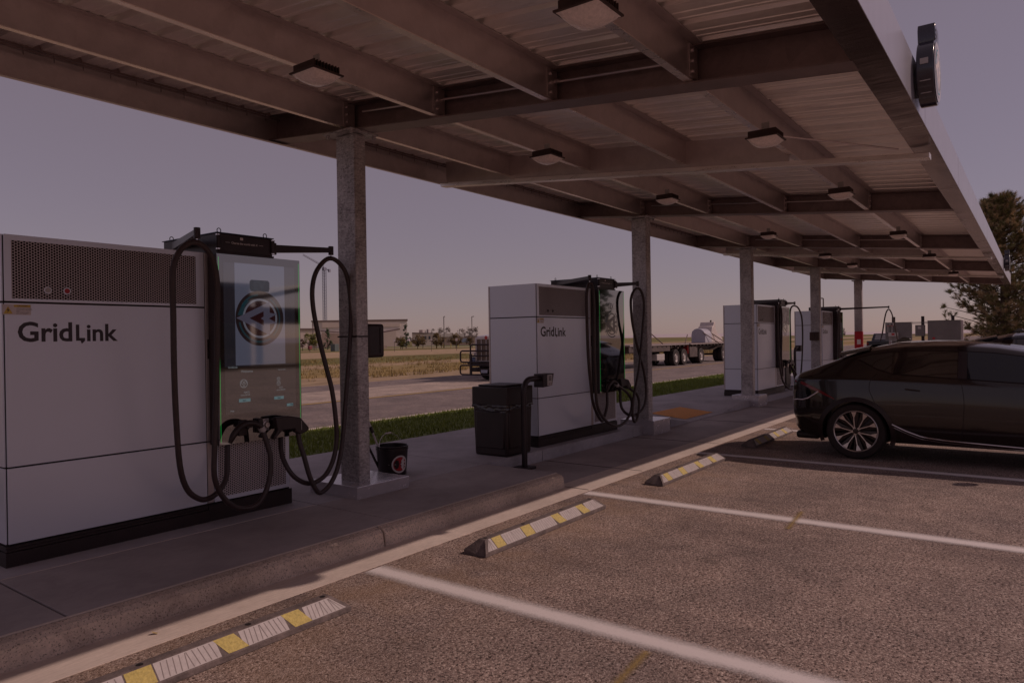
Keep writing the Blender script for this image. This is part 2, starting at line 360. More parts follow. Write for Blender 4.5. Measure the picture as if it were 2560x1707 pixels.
# kerb ramp with the tactile pad
mb = MB()
xs = [11.76, 12.6, 14.3, 15.49]; zf = [.148, .02, .02, .148]
for i in range(3):
    mb.add([(xs[i],5.21,-.02),(xs[i+1],5.21,-.02),(xs[i+1],6.4,-.02),(xs[i],6.4,-.02),(xs[i],5.21,zf[i]),(xs[i+1],5.21,zf[i+1]),(xs[i+1],6.4,.147),(xs[i],6.4,.147)],
           [(0,1,2,3),(4,5,6,7),(0,1,5,4),(1,2,6,5),(2,3,7,6),(3,0,4,7)])
mb.box(11.76,15.49,6.41,7.52,-.02,.148)
o = mb.done('kerb_ramp', M_CONC2, smooth=False); o['kind'] = 'structure'
mb = MB()
def ramp_z(y): return .02+(y-5.21)/(6.4-5.21)*.127
def tp(x, y): return (x, y, ramp_z(y)+.006)
mb.poly([tp(12.75,5.36), tp(14.2,5.36), tp(14.2,6.08), tp(12.75,6.08)])
for i in range(26):
    for j in range(13):
        x, y = 12.78+i*.0553, 5.39+j*.0545; z = ramp_z(y)+.006
        mb.add([(x-.012,y-.012,z),(x+.012,y-.012,z),(x+.012,y+.012,z),(x-.012,y+.012,z),(x,y,z+.009)], [(0,1,4),(1,2,4),(2,3,4),(3,0,4)])
tag(mb.done('tactile_pad', M_TACT, smooth=False), 'orange bumpy tactile pad set into the kerb ramp', 'tactile pad')
sheet('lawn', MB().poly([(-20,7.525,.14),(75,7.525,.14),(75,11.2,-.08),(-20,11.2,-.08)]), M_GRASS)
sheet('road_kerb', MB().box(-60,120,11.2,11.36,-.2,-.072), M_GUT)
sheet('road', MB().poly([(-200,11.35,-.12),(400,11.35,-.12),(400,22.8,-.12),(-200,22.8,-.12)]), M_ROAD)
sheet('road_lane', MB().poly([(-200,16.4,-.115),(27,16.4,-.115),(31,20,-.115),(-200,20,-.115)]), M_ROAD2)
sheet('road_marking', MB().poly([(-200,16.15,-.111),(400,16.15,-.111),(400,16.31,-.111),(-200,16.31,-.111)]), mat('road_yellow', (.52,.34,.10), .7, 0, .2, 10))
# joints, tooled lines
mb = MB()
for x in (7.75, 10.31, 13.12, 16.1, 19.2, 22.3): mb.box(x-.004,x+.004,3.81,5.34,.003,.0065)
for x in (6.49,): mb.box(x-.005,x+.005,3.81,4.2,.003,.0065)
o = mb.done('joint_line', M_GAP, smooth=False); o['kind'] = 'structure'
# lawn blades
v = []; f = []
for i in range(52000):
    x = 3+rnd.random()**1.4*34; y = 7.56+rnd.random()*3.62; zz = .138-(y-7.525)*.06; h = .03+rnd.random()*.05; a = rnd.random()*6.283; w = .006+rnd.random()*.006
    dx, dy = math.cos(a)*w, math.sin(a)*w; lx, ly = rnd.uniform(-.03,.03), rnd.uniform(-.03,.03); n0 = len(v)
    v += [(x-dx,y-dy,zz-.003),(x+dx,y+dy,zz-.003),(x+lx,y+ly,zz+h)]; f.append((n0,n0+1,n0+2))
mb = MB(); mb.v = v; mb.f = f; mb.m = [0]*len(f)
tag(mb.done('grass', M_BLADE, smooth=False, fix=False), 'short green lawn strip between sidewalk and road', 'grass', kind='stuff')
# dry weeds over the far side
v = []; f = []
for i in range(5200):
    y = 25.4+rnd.random()**1.5*28; x = 8+rnd.random()*75; s = .10+rnd.random()*.22
    if mnoise.noise(Vector((x*.25, y*.5, 0))) < -.02: continue
    for k in range(7):
        a = rnd.random()*6.283; w = .02; dx, dy = math.cos(a)*w, math.sin(a)*w; n0 = len(v)
        ox, oy = rnd.uniform(-.2,.2), rnd.uniform(-.15,.15)
        v += [(x+ox-dx,y+oy-dy,-.14),(x+ox+dx,y+oy+dy,-.14),(x+ox+rnd.uniform(-.1,.1),y+oy+rnd.uniform(-.1,.1),s*rnd.uniform(.5,1)-.14)]; f.append((n0,n0+1,n0+2))
mb = MB(); mb.v = v; mb.f = f; mb.m = [0]*len(f)
tag(mb.done('weeds', mat('dry_weeds', (.30,.22,.085), .9, 0, .45, .35), smooth=False, fix=False), 'dry yellowish weeds growing along the far road edge', 'weeds', kind='stuff')

# painted stall lines with sprayed edges
def spray_mat(name, col, half, soft, rough_noise=.5, wear=.06):
    m, nt, bs = nmat(name); v = mapped(nt); sx = N(nt, 'ShaderNodeSeparateXYZ'); nt.links.new(v, sx.inputs[0])
    d = math_(nt, 'ABSOLUTE', sx.outputs['X'])
    n = noise(nt, 130, 4, .75, v); n2 = noise(nt, 6, 3, .6, v)
    e = math_(nt, 'ADD', d, math_(nt, 'MULTIPLY', math_(nt, 'SUBTRACT', n, .5), soft*1.9))
    e = math_(nt, 'ADD', e, math_(nt, 'MULTIPLY', math_(nt, 'SUBTRACT', n2, .5), soft*.4))
    k = math_(nt, 'SUBTRACT', 1, math_(nt, 'DIVIDE', math_(nt, 'SUBTRACT', e, half-soft*.4), soft, clamp=True))
    k = math_(nt, 'MULTIPLY', k, math_(nt, 'SUBTRACT', 1, ramp(nt, noise(nt, 70, 4, .8, v), [(.66, (0,0,0)), (.74, (1,1,1))])))
    nt.links.new(ramp(nt, n, [(.3, tuple(c*.86 for c in col)), (.6, col)]), bs.inputs['Base Color']); bs.inputs['Roughness'].default_value = .8
    tr = N(nt, 'ShaderNodeBsdfTransparent'); mx = N(nt, 'ShaderNodeMixShader')
    nt.links.new(k, mx.inputs[0]); nt.links.new(tr.outputs[0], mx.inputs[1]); nt.links.new(bs.outputs[0], mx.inputs[2])
    nt.links.new(mx.outputs[0], nt.nodes['Material Output'].inputs[0]); bump(nt, bs, n, .4, .004); return m
M_LINE = spray_mat('white_line', (.82,.75,.74), .070, .085)
M_YMARK = spray_mat('old_yellow_line', (.42,.29,.10), .004, .05)
for x, y0 in ((.45,-2.5), (3.43,-2.4), (6.39,-2.4), (9.40,-2.4), (12.38,-2.4), (15.36,-2.4), (18.34,-2.4), (21.3,-2.4), (24.3,-2.4)):
    o = MB().poly([(-.17,y0,.004),(.17,y0,.004),(.17,3.76,.004),(-.17,3.76,.004)]).done('stall_line', M_LINE, smooth=False)
    o.location = (x,0,0); o.rotation_euler = (0,0,R(.4) if x > 6 else 0); o['kind'] = 'structure'
for x, y, rz, l in ((3.1,1.59,R(-85),.2), (6.38,1.69,R(-85),.34)):
    o = MB().poly([(-.06,-l,.007),(.06,-l,.007),(.06,l,.007),(-.06,l,.007)]).done('stall_mark', M_YMARK, smooth=False)
    o.location = (x,y,0); o.rotation_euler = (0,0,rz); o['kind'] = 'structure'
# hills on the horizon
mb = MB()
def hill(u, w):
    a = R(-75+u*190); d = 2300; h = (10+26*abs(mnoise.noise(Vector((u*5,0,3))))+12*mnoise.noise(Vector((u*17,1,0))))*math.sin(math.pi*min(1,w*1.0)*.5)
    d += w*600; return (d*math.cos(a), d*math.sin(a), h if w > 0 else -2)
mb.grid(hill, 120, 4); sheet('hills', mb, mat('hazy_hills', (.52,.44,.46), .95, 0, .1, .002))  # distance haze is put into the pale pinkish hill colour

# ---------------------------------------------------------------- canopy (one thing)
SL = .095
def zb(y): return 3.115+SL*y
canopy = thing('canopy', 'long steel shade canopy on five galvanized posts over the chargers', 'canopy')
class SMB(MB):   # sheared by the roof slope
    def done(s, *a, **k):
        s.v = [(x, y, z+SL*y) for x, y, z in s.v]; return MB.done(s, *a, **k)
PX = [4.65, 10.92, 16.33, 22.64, 29.05]
B0 = 3.115
for i, x in enumerate([-1.6]+PX):
    mb = SMB(); t = .013
    mb.box(x-.10,x+.10,.85,6.5,B0,B0+t); mb.box(x-.10,x+.10,.85,6.5,B0+.247,B0+.26); mb.box(x-.006,x+.006,.85,6.5,B0+t+.0005,B0+.2465)
    b = mb.done('beam', M_STEELD, canopy, smooth=False)
    for y in (1.83,2.95,4.1,5.25):
        for sx in (-1, 1):
            mb = SMB(); xx = x+sx*.09
            mb.box(xx-.075 if sx < 0 else xx-.06, xx+.06 if sx < 0 else xx+.075, y-.012, y-.005, B0+.03, B0+.245)
            for zz in (.07,.14,.21): mb.cyl((xx+.03*sx,y-.005,B0+zz),(xx+.03*sx,y-.026,B0+zz),.012,6)
            mb.done('bracket', M_STEEL, b, smooth=False)
        SMB().box(x-.095,x+.095,y+.03,y+.038,B0+.0135,B0+.2465).done('stiffener_plate', M_STEEL, b, smooth=False)
ys = [1.83, 2.95, 4.1, 5.25]
xs_ = [-4]+[-1.6]+PX
for y in ys:
    for i in range(len(xs_)-1):
        x0, x1 = xs_[i]+.03, xs_[i+1]-.03
        pu = SMB().box(x0,x1,y-.0035,y,B0+.0205,B0+.259).box(x0,x1,y-.075,y-.0034,B0+.2555,B0+.2591).done('purlin', M_STEEL, canopy, smooth=False)
        SMB().box(x0,x1,y-.003,y+.060,B0+.0142,B0+.020).box(x0,x1,y+.0563,y+.0601,B0+.0195,B0+.038).done('flange', M_FLANGE, pu, smooth=False)
mb = SMB()
mb.box(-4,29.2,6.50,6.505,B0-.02,B0+.27); mb.box(-4,29.2,6.44,6.4995,B0-.02,B0-.015)
mb.done('edge_channel', M_STEEL, canopy, smooth=False)
mb = SMB(); mb.box(-4,29.2,6.43,6.438,B0+.215,B0+.232)
for i in range(150): mb.box(-3.9+i*.22,-3.893+i*.22,6.425,6.43,B0+.18,B0+.25)
mb.box(-4,29.2,6.452,6.458,B0+.245,B0+.302)
mb.done('edge_trim', M_STEELD, canopy, smooth=False)
for x in (7.12, 17.72, 24.0):
    mb = SMB(); mb.box(x-.055,x+.055,.72,6.35,B0-.082,B0-.030); b = mb.done('cross_bar', M_BAR, canopy, bevel=.006, smooth=False)
    mb = SMB(); mb.box(x+.01,x+.016,1.9,6.3,B0-.0295,B0+.255); mb.done('web_plate', M_STEEL, b, smooth=False)
# corrugated deck, ribs along Y
mb = SMB(); prof = []; x = -4.0; D = B0+.262
while x < 29.2:
    prof += [(x, D), (x+.10, D), (x+.105, D+.004), (x+.12, D+.004), (x+.125, D), (x+.185, D), (x+.19, D+.004), (x+.205, D+.004), (x+.21, D), (x+.235, D), (x+.250, D+.036), (x+.290, D+.036)]
    x += .305
prof.append((x, D))
ny = 2; yy = [.70, 6.50]
mb.grid(lambda u, w: (prof[round(u*(len(prof)-1))][0], yy[0]+(yy[1]-yy[0])*w, prof[round(u*(len(prof)-1))][1]), len(prof)-1, 1)
mb.done('roof_deck', M_DECK, canopy, smooth=False, fix=False)
# fascia: vertical sheet panels and soffit flashing
xj = [-4, -2.6, .35, 3.33, 6.30, 9.22, 12.1, 15.1, 18.1, 21.1, 24.1, 27.1, 29.3]
for i in range(len(xj)-1):
    x0, x1 = xj[i]+.006, xj[i+1]-.006
    mb = MB(); mb.box(x0,x1,.67,.674,3.197,3.525); mb.box(x0,x1,.675,.74,3.521,3.525)
    fp = mb.done('fascia_panel', M_FASC, canopy, smooth=False)
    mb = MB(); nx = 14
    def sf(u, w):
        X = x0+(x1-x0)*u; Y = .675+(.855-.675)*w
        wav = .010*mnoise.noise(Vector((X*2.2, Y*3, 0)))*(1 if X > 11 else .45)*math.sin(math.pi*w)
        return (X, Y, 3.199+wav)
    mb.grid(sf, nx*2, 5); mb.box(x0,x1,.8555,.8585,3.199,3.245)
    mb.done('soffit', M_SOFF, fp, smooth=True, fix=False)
mb = MB(); mb.poly([(29.3,.67,3.19),(29.3,6.53,3.735),(29.3,6.52,4.02),(29.3,.67,3.525)]); mb.poly([(29.304,.67,3.19),(29.304,6.53,3.735),(29.304,6.52,4.02),(29.304,.67,3.525)])
mb.done('end_fascia', M_STEELD, canopy, smooth=False)
# columns
for i, (x, zf) in enumerate(zip(PX, (.13, .0, .0, .148, .148))):
    x0, y0 = (4.57, 5.19) if i == 0 else (x-.085, 5.19)
    top = zb(5.2)-.022
    c = MB().box(x0,x0+.14+(.03 if i > 0 else 0),y0,y0+.27,zf+.1,top-.002).done('column', M_GALV, canopy, bevel=.014)
    bx = ((4.39,5.06,5.02,5.70) if i == 0 else (x-.27,x+.37,5.01,5.62))
    zt = {0: .262, 1: .237, 2: .25, 3: .3, 4: .3}[i]
    MB().box(bx[0],bx[1],bx[2],bx[3],zf,zt).done('base_cover', M_BASEB, c, bevel=.004, smooth=False)
    mb = MB(); mb.box(x0-.09,x0+.25,y0-.06,y0+.34,top,top+.018)
    for dx in (-.06,.22):
        for dy in (-.03,.31): mb.cyl((x0+dx,y0+dy,top-.03),(x0+dx,y0+dy,top+.0),.018,6)
    mb.done('cap_plate', M_GALV, c, smooth=False)
# conduit runs
for x in (4.65, 10.92, 16.33):
    cd = MB().tube([(x-.05,1.95,zb(1.95)+.17),(x-.05,3.2,zb(3.2)+.165),(x-.05,5.1,zb(5.1)+.17)], .011, 6).done('conduit', M_STEEL, canopy)
    MB().cyl((x-.05,2.9,zb(2.9)+.168),(x-.05,2.98,zb(2.98)+.168),.017,8).done('coupling', M_STEEL, cd)
for q in ([(6.1,1.75,3.27),(7.0,.95,3.20)], [(17.9,1.75,3.27),(19.0,.9,3.2)]): MB().tube(q, .008, 6).done('conduit', M_STEEL, canopy)

# ceiling lights
def make_light():
    r = thing('canopy_light', 'square canopy light', 'canopy light')
    mb = MB(); mb.prism([(-.128,-.128),(.128,-.128),(.128,.128),(-.128,.128)], 'z', .028, .040); mb.box(-.095,.095,-.095,.095,.0405,.085)
    for k in range(9):
        p = -.1+k*.025; mb.box(p-.004,p+.004,-.112,.112,.041,.092)
    mb.done('housing', M_LAMP, r, bevel=.004, smooth=False)
    MB().box(-.006,.006,-.03,.03,.092,.17).box(-.03,.03,-.05,.05,.0925,.099).done('mounting_bracket', M_LGREY, r, smooth=False)
    mb = MB()
    def g(u, w):
        x, y = -.116+.232*u, -.116+.232*w; k = (1-abs(2*u-1)**2.4)*(1-abs(2*w-1)**2.4); return (x, y, .027-.055*k**.6)
    mb.grid(g, 14, 14); mb.done('lens', M_LENS, r, fix=False)
    return r
LP = [(3.07,3.85,'nearest canopy light, hanging above the near charging cabinet'), (3.03,1.74,'large square canopy light at top centre of the picture, closest to the camera'),
      (5.87,3.86,'canopy light in the row above the chargers, just beyond the first post'), (5.85,1.74,'canopy light nearest the fascia, beside the thin diagonal conduit'),
      (8.66,3.84,'canopy light just left of the second post top, beyond the first pale cross bar'), (8.69,1.76,'canopy light in the fascia side row, second beyond the pale cross bar'),
      (12.97,3.83,'small canopy light above the third post'), (12.94,1.77,'small canopy light in the fascia side row, under the third steel beam'),
      (17.27,3.84,'tiny canopy light left of the fourth post, at the second pale cross bar'), (17.11,1.77,'tiny canopy light hanging in front of the second pale cross bar, fascia side'),
      (20.1,3.82,'far tiny canopy light in the left row, past the fourth post'), (22.6,1.78,'farthest canopy light, small, near the far end of the fascia')]
L0 = make_light()
for i, (x, y, lb) in enumerate(LP):
    o = L0 if i == 0 else copy_tree(L0); o.location = (x, y, zb(y)-.135); o.rotation_euler = (0,0,0); o['label'] = lb; o['group'] = 'lights hanging under the canopy'

# round emblem signs on the fascia
M_SIGNB = mat('sign_black', (.02,.016,.03), .18, 0, .1, coat=.6); M_SIGNW = mat('sign_face', (.50,.48,.55), .35); M_SIGNT = mat('sign_teal', (.05,.25,.30), .4)
def emblem(parent, cx, cz, r, y, mats, name='emblem', d=-1):
    """ring emblem with the left pointing arrow, drawn in the x-z plane at depth y (faces -y); mats: rim, grey, disc, teal, arrow"""
    def P(x, z, k): return (cx+x*r, y+d*.0008*k, cz+z*r)
    def ring(mb, r0, r1, a0, a1, k, n=40):
        pts = [(r0, r1)]
        for i in range(n):
            t0, t1 = R(a0+(a1-a0)*i/n), R(a0+(a1-a0)*(i+1)/n)
            mb.add([P(r0*math.cos(t0),r0*math.sin(t0),k),P(r1*math.cos(t0),r1*math.sin(t0),k),P(r1*math.cos(t1),r1*math.sin(t1),k),P(r0*math.cos(t1),r0*math.sin(t1),k)], [(0,1,2,3)])
    mb = MB(); ring(mb, 0.001, 1, 0, 360, 1)
    mb.cur = 1; ring(mb, .64, .72, 0, 360, 2)
    mb.cur = 2; ring(mb, .001, .64, 0, 360, 2)
    mb.cur = 3; ring(mb, .82, .89, 95, 150, 2); ring(mb, .82, .89, 190, 300, 2); ring(mb, .80, .85, -50, 60, 2)
    mb.add([P(-.92,.10,2),P(-.70,.10,2),P(-.60,.45,2),P(-.42,.62,2),P(-.55,.66,2),P(-.78,.40,2)], [(0,1,2,3,4,5)])
    mb.cur = 4
    for sg in (1, -1):
        mb.add([P(p[0], p[1]*sg, 3) for p in ((-.97,0),(.40,.62),(.14,.26),(-.44,0))], [(0,1,2,3)])
        mb.add([P(p[0], p[1]*sg, 3) for p in ((.14,.26),(.40,.62),(.40,.21),(.14,.07))], [(0,1,2,3)])
        mb.add([P(p[0], p[1]*sg, 3) for p in ((.02,0),(.14,.07),(.40,.21),(.72,.17),(.36,0))], [(0,1,2,3,4)])
    return mb.done(name, mats, parent, smooth=False, fix=False)
def fascia_sign(x, label):
    t = thing('round_sign', label, 'sign', (x, .67, 3.435), 0, 'round signs on the canopy fascia')
    rr = .225; d0, d1 = -.02, -.125
    mb = MB(); mb.lathe([(.001,d1),(rr,d1),(rr,d0),(.001,d0)], (0,0,0), 'y', 40)
    mb.prism([(-.10,.19),(.10,.19),(.115,.28),(.095,.325),(-.095,.325),(-.115,.28)], 'y', d1-.001, d0+.001)
    mb.done('sign_body', M_SIGNB, t, bevel=.006)
    MB().lathe([(.001,d1-.005),(rr-.02,d1-.005)], (0,0,0), 'y', 40).done('sign_face', M_SIGNW, t, smooth=False)
    emblem(t, 0, 0, rr-.05, d1-.006, [M_SIGNW, mat('sign_grey', (.38,.35,.38), .5), M_SIGNW, M_SIGNT, mat('sign_arrow', (.62,.55,.55), .5)])
    mb = MB(); text_mesh(mb, 'EV', .10, (-.075, d1-.003, .22), (1,0,0), (0,0,1), .003); mb.done('sign_text', mat('sign_dark', (.05,.045,.06), .4), t, smooth=False)
    MB().box(-.2295,-.2245,-.095,-.045,.01,.05).done('sticker', M_LGREY, t, smooth=False)
    mb = MB(); mb.box(-.02,.02,-.03,-.001,-.15,.15)
    for z in (-.10, -.17): mb.box(-math.sqrt(rr*rr-z*z)-.004, -math.sqrt(rr*rr-z*z)+.01, -.105, -.04, z, z+.005)
    mb.done('bracket', M_LGREY, t, smooth=False)
fascia_sign(5.85, 'round black blade sign with arrow emblem on the near fascia'); fascia_sign(23.0, 'small far round black sign near the end of the fascia')

# ---------------------------------------------------------------- chargers
M_LED = emis('led_green', (.03,.75,.12), .55); M_AD = emis('ad_screen', (.28,.29,.42), .34); M_ADK = emis('ad_black', (.03,.018,.022), .3); M_ADG = emis('ad_grey', (.30,.30,.38), .42)
M_ADM = emis('ad_maroon', (.07,.008,.014), .22); M_ADT = emis('ad_teal', (.02,.11,.15), .28); M_ADA = emis('ad_arrow', (.24,.22,.33), .3)
M_UI = emis('ui_panel', (.10,.08,.08), .16); M_UIT = emis('ui_text', (.55,.6,.66), .3); M_BTN = emis('ui_button', (.16,.42,.48), .42); M_ADS = emis('ad_side', (.12,.12,.17), .12)
M_LABEL = mat('label_white', (.62,.55,.55), .4); M_LABY = mat('label_yellow', (.60,.40,.06), .4); M_AMB = mat('silver_connector', (.55,.5,.5), .3, .6, .3, 30)
M_PROT = mat('protective_film', (.40,.37,.38), .25, 0, .5, 10, bmp=.5, bscale=18)

def cable(parent, pts, name='charging_cable', r=.0215):
    P = spline(pts, 4); return MB().tube(P, r, 10).done(name, M_CABLE, parent)

def make_charger(x0, y0, label, zb0=.15, jars=True, film=False, screen=True):
    t = thing('charging_station', label, 'ev charger', (x0, y0, 0), 0, 'charging stations under the canopy')
    W, Dp, top = 1.41, .82, 2.34
    core = MB().box(.012,W+.79,.014,Dp-.012,.28,top-.012).done('cabinet_core', M_GAP, t, smooth=False)
    mb = MB(); mb.box(-.004,W+.003,-.004,Dp,zb0,.245).box(.002,W+.003,.003,Dp-.005,.248,.268).box(-.002,W+.003,-.001,Dp-.002,.271,.287)
    mb.box(W+.006,W+.81,0,Dp,zb0,.285)
    mb.box(.25,.95,-.0065,-.0045,.165,.235); mb.box(W+.36,W+.52,-.003,-.001,.17,.25)
    mb.done('base', M_DARK, t, bevel=.003, smooth=False)
    # front and side panels
    g = .010
    def pan(nm, z0, z1, m=M_WHITE):
        p = MB().box(.0145,W-.004,0,.0135,z0,z1).done(nm, m, t, bevel=.003, smooth=False)
        q = MB().box(0,.0115,.016,Dp-.03,z0,z1).done('side_panel', m, t, bevel=.003, smooth=False)
        return p
    pan('lower_panel', .30, .797); dp = pan('door_panel', .807, 1.888); pan('vent_panel', 1.900, top)
    MB().box(.0,.011,Dp-.026,Dp,.30,top).done('corner_trim', M_SILV, t, bevel=.002, smooth=False)
    MB().box(.0125,W+.79,.016,Dp-.01,top-.010,top-.001).done('roof_panel', M_WHITE, t, smooth=False)
    # perforated vent, hole pattern in the sheet
    o = MB().box(.055,1.335,-.0018,-.0004,1.918,2.302).done('vent_grille', M_PERF, t, smooth=False)
    for x, m in ((.268, M_LGREY if jars else M_GAP), (.388, M_REDP if jars else M_GAP)):
        j = MB(); j.lathe([(.001,-.010),(.013,-.010),(.018,-.004),(.018,-.002)], (x,0,1.981), 'y', 16); j.done('indicator', m, t)
        MB().lathe([(.018,-.006),(.023,-.006),(.024,-.002)], (x,0,1.981), 'y', 16).done('indicator_ring', M_WHITE if jars else M_PERF, t)
    # caution label
    lb = MB().box(.0,.165,-.0013,-.0005,1.810,1.878).done('caution_label', M_LABEL, t, smooth=False)
    mb = MB(); mb.prism([(.006,1.817),(.058,1.817),(.032,1.866)], 'y', -.0026, -.0014); mb.box(.066,.162,-.0026,-.0014,1.861,1.876); mb.done('warning_triangle', M_LABY, lb, smooth=False)
    mb = MB(); mb.add([(.033,-.0030,1.856),(.024,-.0030,1.838),(.031,-.0030,1.838),(.027,-.0030,1.822),(.041,-.0030,1.843),(.034,-.0030,1.843)], [(0,1,2,3,4,5)])
    text_mesh(mb, 'CAUTION', .013, (.085,-.0030,1.864), (1,0,0), (0,0,1), .0003)
    for i, s in enumerate(('DANGER HIGH VOLTAGE', 'AUTHORIZED PERSONNEL', 'ONLY', 'KEEP DOOR CLOSED', 'DO NOT OPERATE')): text_mesh(mb, s, .0078, (.080,-.0017,1.850-i*.0088), (1,0,0), (0,0,1))
    mb.done('label_text', M_INK, lb, smooth=False)
    # logo
    mb = MB(); text_mesh(mb, 'Grid', .158, (.085,-.001,1.634), (1,0,0), (0,0,1), .0035, width=.332)
    mb.box(.441,.463,-.0014,-.0005,1.634,1.748); mb.add([(.463,-.0014,1.634),(.500,-.0014,1.634),(.500,-.0014,1.654),(.463,-.0014,1.654)], [(0,1,2,3)])
    mb.add([(.470,-.0014,1.634),(.500,-.0014,1.634),(.478,-.0014,1.612)], [(0,1,2)])
    text_mesh(mb, 'ink', .158, (.512,-.001,1.634), (1,0,0), (0,0,1), .0035, width=.212)
    mb.done('logo_text', M_INK, t, smooth=False)
    # pilaster with the recessed handle
    MB().box(W+.002,W+.056,0,.014,.805,top).box(W+.002,W+.056,0,.014,.30,.797).done('pilaster', M_SILV, t, bevel=.003, smooth=False)
    mb = MB(); mb.box(W+.014,W+.033,-.004,-.0005,1.475,1.635); mb.done('door_handle', M_DARK, t, bevel=.002, smooth=False)
    MB().box(W+.020,W+.027,-.007,-.004,1.52,1.53).done('lock', M_CHROME, t, smooth=False)
    # lower dispenser door
    MB().box(W+.060,W+.788,0,.013,.30,.80).done('dispenser_door', M_WHITE, t, bevel=.003, smooth=False)
    MB().box(W+.095,W+.748,-.0018,-.0004,.335,.775).done('door_grille', M_PERF2, t, smooth=False)
    MB().box(W+.02,W+.79,.014,Dp,.80,top-.012).done('dispenser_body', M_SILV, t, smooth=False)
    # screen head
    xa, xb, yf = W+.025, W+.825, -.14
    MB().box(xa,xb,yf+.012,-.002,.775,2.330).done('screen_housing', M_DARK, t, bevel=.006, smooth=False)
    gl = MB().box(xa+.001,xb-.001,yf,yf+.0115,.777,2.328).done('screen_glass', M_GLASS, t, bevel=.002, smooth=False)
    for x in (xa+.012, xb-.016):
        MB().box(x,x+.0035,yf-.0015,yf-.0003,.80,2.30).done('led_strip', M_LED, t, smooth=False)
    e = yf-.0006
    MB().poly([(xa+.055,e,1.405),(xb-.06,e,1.405),(xb-.06,e,2.258),(xa+.055,e,2.258)]).done('display_border', M_ADS if screen else M_GLASS, gl, smooth=False)
    if screen:
        sc_ = MB().poly([(xa+.155,e-.0006,1.417),(xb-.165,e-.0006,1.417),(xb-.165,e-.0006,2.262),(xa+.155,e-.0006,2.262)]).done('display', M_AD, gl, smooth=False)
    cx = xa+.389
    emblem(gl, cx, 1.808, .232, e-.0012, [M_ADK, M_ADG, M_ADM, M_ADT, M_ADA] if screen else [M_ADK, mat('dim_ring', (.09,.08,.085), .1), M_ADK, mat('dim_teal', (.01,.03,.03), .3), mat('dim_arrow', (.13,.115,.12), .1)])
    mb = MB(); mb.prism([(cx-.085,2.035),(cx+.085,2.035),(cx+.095,2.06),(cx+.095,2.115),(cx+.08,2.13),(cx-.08,2.13),(cx-.095,2.115),(cx-.095,2.06)], 'y', e-.0018, e-.0012)
    bd = mb.done('badge', mat('badge_shade', (.05,.05,.06), .1, emit=(.16,.17,.22), estr=.3) if screen else M_ADK, gl, smooth=False)
    mb = MB(); text_mesh(mb, 'EV', .095, (cx-.055,e-.0021,2.05), (1,0,0), (0,0,1), .002, width=.11); mb.done('badge_text', mat('badge_faint', (.03,.03,.035), .1, emit=(.22,.23,.29), estr=.3) if screen else mat('dim_arrow', (.13,.115,.12), .1), bd, smooth=False)
    if screen:
        MB().poly([(xa+.055,e,1.02),(xb-.06,e,1.02),(xb-.06,e,1.385),(xa+.055,e,1.385)]).done('touch_display', M_UI, gl, smooth=False)
        mb = MB()
        for s, x, z, h in (('GridLink', .085, 1.395, .024), ('Welcome', .20, 1.357, .028), ('Scan to start', .56, 1.362, .014), ('NACS', .225, 1.185, .020), ('Up to 320 kW', .195, 1.165, .015), ('CCS', .565, 1.205, .020), ('Up to 320 kW', .54, 1.186, .015), ('Help', .10, 1.04, .018)):
            text_mesh(mb, s, h, (xa+x,e-.0008,z), (1,0,0), (0,0,1), .0004)
        for cx_, cz, r in ((.225,1.265,.036), (.562,1.285,.018), (.562,1.248,.020)):
            for rr0, rr1, ox, oz in ((r, r*.86, 0, 0), (r*.36, r*.24, -r*.38, r*.25), (r*.36, r*.24, r*.38, r*.25), (r*.28, r*.18, 0, -r*.45)):
                for k in range(16):
                    a0, a1 = k*math.pi/8, (k+1)*math.pi/8
                    mb.add([(xa+cx_+ox+rr0*math.cos(a0),e-.0008,cz+oz+rr0*math.sin(a0)),(xa+cx_+ox+rr1*math.cos(a0),e-.0008,cz+oz+rr1*math.sin(a0)),(xa+cx_+ox+rr1*math.cos(a1),e-.0008,cz+oz+rr1*math.sin(a1)),(xa+cx_+ox+rr0*math.cos(a1),e-.0008,cz+oz+rr0*math.sin(a1))], [(0,1,2,3)])
        mb.done('display_text', M_UIT, gl, smooth=False)
        for i, (x0_, x1_, z0, z1, s) in enumerate(((.178,.285,1.112,1.140,'Start'), (.515,.612,1.110,1.136,'Start'), (.643,.708,1.042,1.066,'Help'))):
            b = MB().box(xa+x0_,xa+x1_,e-.0014,e-.0006,z0,z1).done('touch_button', M_BTN, gl, smooth=False)
            mb = MB(); text_mesh(mb, s, .016, (xa+x0_+.034,e-.0018,z0+.008), (1,0,0), (0,0,1), .0003); mb.done('button_text', M_INK, b, smooth=False)
    if film:
        mb = MB()
        mb.grid(lambda u, w: (xa+.02+.74*u, yf-.006-.004*mnoise.noise(Vector((u*4,w*7,x0))), 2.30-.42*w+.02*math.sin(u*19)*w), 16, 16); mb.done('protective_film', M_PROT, t, fix=False)
    # holsters and readers
    hb = MB().box(xa+.165,xa+.245,yf-.012,yf-.001,.835,.965).done('holster', M_DARK, t, bevel=.005)
    mb = MB(); mb.box(xa+.33,xa+.372,yf-.045,yf-.001,.845,.965); mb.done('payment_holder', M_DARK, t, bevel=.005)
    MB().lathe([(.001,-.05),(.022,-.05),(.024,-.03),(.034,-.028),(.036,-.002)], (xa+.415,yf,.905), 'y', 18).box(xa+.377,xa+.452,yf-.012,yf-.001,.855,.955).done('connector_socket', M_AMB, t, bevel=.002)
